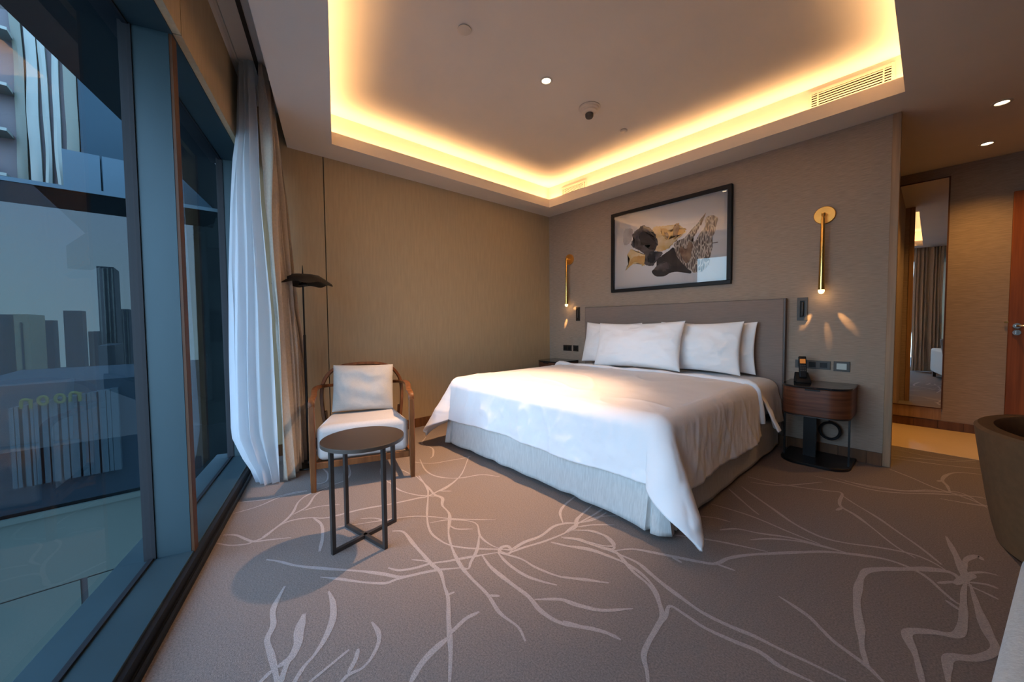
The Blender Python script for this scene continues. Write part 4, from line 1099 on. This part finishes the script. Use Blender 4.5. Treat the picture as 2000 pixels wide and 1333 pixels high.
# rippled facade reflection in the upper glass, modelled as solid fins and balconies
XT = -1.78
tp = lambda u, v, X=XT: onx(u, v, X)
tw_ = thing('reflected_facade', 'rippled reflection of a finned facade with balconies, modelled as upper storeys above the glass wing', 'building', (XT, -6, 2.36))
b = B().bx(XT-.5, XT, -9, -3.6, 2.36, 6.5, 'fin_violet'); local(b, tw_).build('tower_wall', tw_)
fins = [(32, 52, 'fin_green'), (56, 78, 'fin_white'), (84, 97, 'fin_white'), (106, 119, 'fin_white'), (127, 152, 'fin_green')]
for u0, u1, mat in fins:
    p, q = tp(u0, 200), tp(u1, 200); b = B(); rows = []
    for k in range(81):
        z = 2.36+4*k/80; wv_ = .006*sin(z*4.1+u0)+.003*sin(z*9+u1)
        rows.append([(XT+.05, p.y+wv_, z), (XT+.06, (p.y+q.y)/2+wv_, z), (XT+.05, q.y+wv_*.6, z), (XT+.002, q.y+wv_*.6, z), (XT+.002, p.y+wv_, z)])
    b.grid(rows, mat, closed=True); local(b, tw_).build('fin', tw_)
for v0 in (60, 165, 250, 335):
    p, q = tp(-220, v0), tp(30, v0+38)
    zc_ = tp(10, v0+14).z; b = B().bx(XT+.0, XT+.2, p.y, q.y, zc_-.025, zc_, 'fin_white'); local(b, tw_).build('balcony_slab', tw_)
    b = B().bx(XT+.19, XT+.2, p.y, q.y-.08, zc_+.0, zc_+.10, 'pale_panel'); local(b, tw_).build('balcony_rail', tw_)
b = B().bx(XT+.002, XT+.06, tp(156, 200).y, -3.6, 2.36, 6.5, 'blue_panel'); local(b, tw_).build('blue_cladding', tw_)
# panelled strip facade seen through the far window
sp = thing('panel_tower', 'narrow tower of alternating green and grey glass panels beside the sheer curtain', 'building', (-9, -3.9, 0))
b = B().bx(-9.6, -9.05, onx(380, 500, -9).y, onx(470, 500, -9).y, -8, 14, 'dark_glass'); local(b, sp).build('tower_wall', sp)
p, q, r_ = onx(404, 500, -9), onx(430, 500, -9), onx(386, 500, -9)
for k in range(26):
    z = -7.5+.82*k
    local(B().bx(-9.05, -9.0, p.y, q.y+.4, z, z+.80, 'green_glass' if k % 2 else 'dark_glass'), sp).build('glass_panel', sp)
b = B().bx(-9.05, -8.98, r_.y, p.y-.02, -8, 14, 'green_glass'); local(b, sp).build('pale_strip', sp)
# ground, and the city reflection in the wing glass modelled as solid blocks
struct(B().bx(-900, 300, -900, 900, -62.2, -62, 'city_ground').build('ground'))
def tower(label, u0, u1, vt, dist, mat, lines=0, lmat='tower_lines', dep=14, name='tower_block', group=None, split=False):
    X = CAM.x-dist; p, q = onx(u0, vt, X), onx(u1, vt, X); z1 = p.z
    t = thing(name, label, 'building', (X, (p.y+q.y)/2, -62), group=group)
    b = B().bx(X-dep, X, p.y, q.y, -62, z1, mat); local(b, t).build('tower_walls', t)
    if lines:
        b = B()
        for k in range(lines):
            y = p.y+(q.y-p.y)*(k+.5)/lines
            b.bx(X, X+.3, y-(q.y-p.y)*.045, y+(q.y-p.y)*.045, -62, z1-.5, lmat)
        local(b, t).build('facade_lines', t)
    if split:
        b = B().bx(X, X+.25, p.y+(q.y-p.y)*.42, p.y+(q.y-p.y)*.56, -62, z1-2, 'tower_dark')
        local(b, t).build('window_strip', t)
tower('reflected cream high-rise with a central window strip in the hazy distance', 26, 56, 614, 150, 'tower_cream', split=True)
tower('reflected grey block left of the cream high-rise in the distance', -60, 26, 614, 152, 'tower_haze')
tower('reflected squat hazy tower between the cream high-rise and the wide grey block', 76, 103, 626, 420, 'tower_haze')
tower('reflected wide hazy grey tower left of the slender ribbed skyscraper', 123, 160, 607, 400, 'tower_haze')
tower('reflected slender dark skyscraper with pale vertical ribs', 188, 222, 520, 190, 'tower_dark', 4)
tower('reflected lower dark tower leaning against the slender ribbed skyscraper', 172, 190, 648, 186, 'tower_dark', 1)
tower('reflected dark striped tower at the edge of the window frame', 236, 252, 604, 170, 'tower_haze', 2)
tower('reflected dark block at the foot of the ribbed skyscraper', 192, 225, 676, 120, 'tower_dark', 0)
# low finned building with the sign, part of the modelled reflection
XB = CAM.x-34
ld_ = thing('low_building', 'reflected low blue building with vertical fins and green lit ground floor', 'building', (XB, -10, -20))
P0, P1 = onx(12, 755, XB), onx(300, 752, XB)
zt_ = P0.z; zb_ = onx(100, 905, XB).z
b = B().bx(XB-12, XB, P0.y-2, P1.y, -62, zt_, 'fin_building'); local(b, ld_).build('building_walls', ld_)
b = B()
for k in range(17):
    u = 25+k*12.5; p = onx(u, 760, XB); w_ = .10+.05*(k % 3)
    b.bx(XB, XB+.5, p.y-w_, p.y+w_, zb_-1.0, zt_-1.2*(1-k/30), 'fin_lit')
local(b, ld_).build('facade_fins', ld_)
pa, pb_ = onx(75, 860, XB), onx(232, 820, XB)
b = B().add([(XB+.02, onx(75, 860, XB).y, onx(75, 862, XB).z), (XB+.02, pb_.y, onx(232, 822, XB).z), (XB+.02, pb_.y, onx(232, 850, XB).z), (XB+.02, onx(75, 860, XB).y, onx(75, 880, XB).z)], [(0, 1, 2, 3)], 'lobby_glow')
local(b, ld_).build('lit_floor', ld_)
# sign letters: the word reads in mirror image, as the photograph shows it
sg = thing('building_sign', 'reflected yellow-green noon lettering on the low blue building', 'sign', (XB+.7, onx(98, 780, XB).y, onx(98, 782, XB).z))
XL_ = XB+.95
def stroke(bld, pts, w=.075):
    P = [onx(u, v, XL_) for u, v in pts]; bld.tube(catmull(P, 5), w, 'sign_yellow', n=8)
cent = [(51, 790), (84, 783), (117, 779), (147, 776)]
for i, (cx_, cy_) in enumerate(cent):
    b = B()
    if i in (0, 3):
        stroke(b, [(cx_-10, cy_+9), (cx_-9, cy_-6), (cx_-2, cy_-9), (cx_+6, cy_-7), (cx_+9, cy_+0), (cx_+9, cy_+8)])
        stroke(b, [(cx_+9, cy_-9), (cx_+9, cy_+8)])
    else:
        stroke(b, [(cx_+9*cos(a*pi/6), cy_+8*sin(a*pi/6)) for a in range(13)])
    local(b, sg).build('letter', sg)
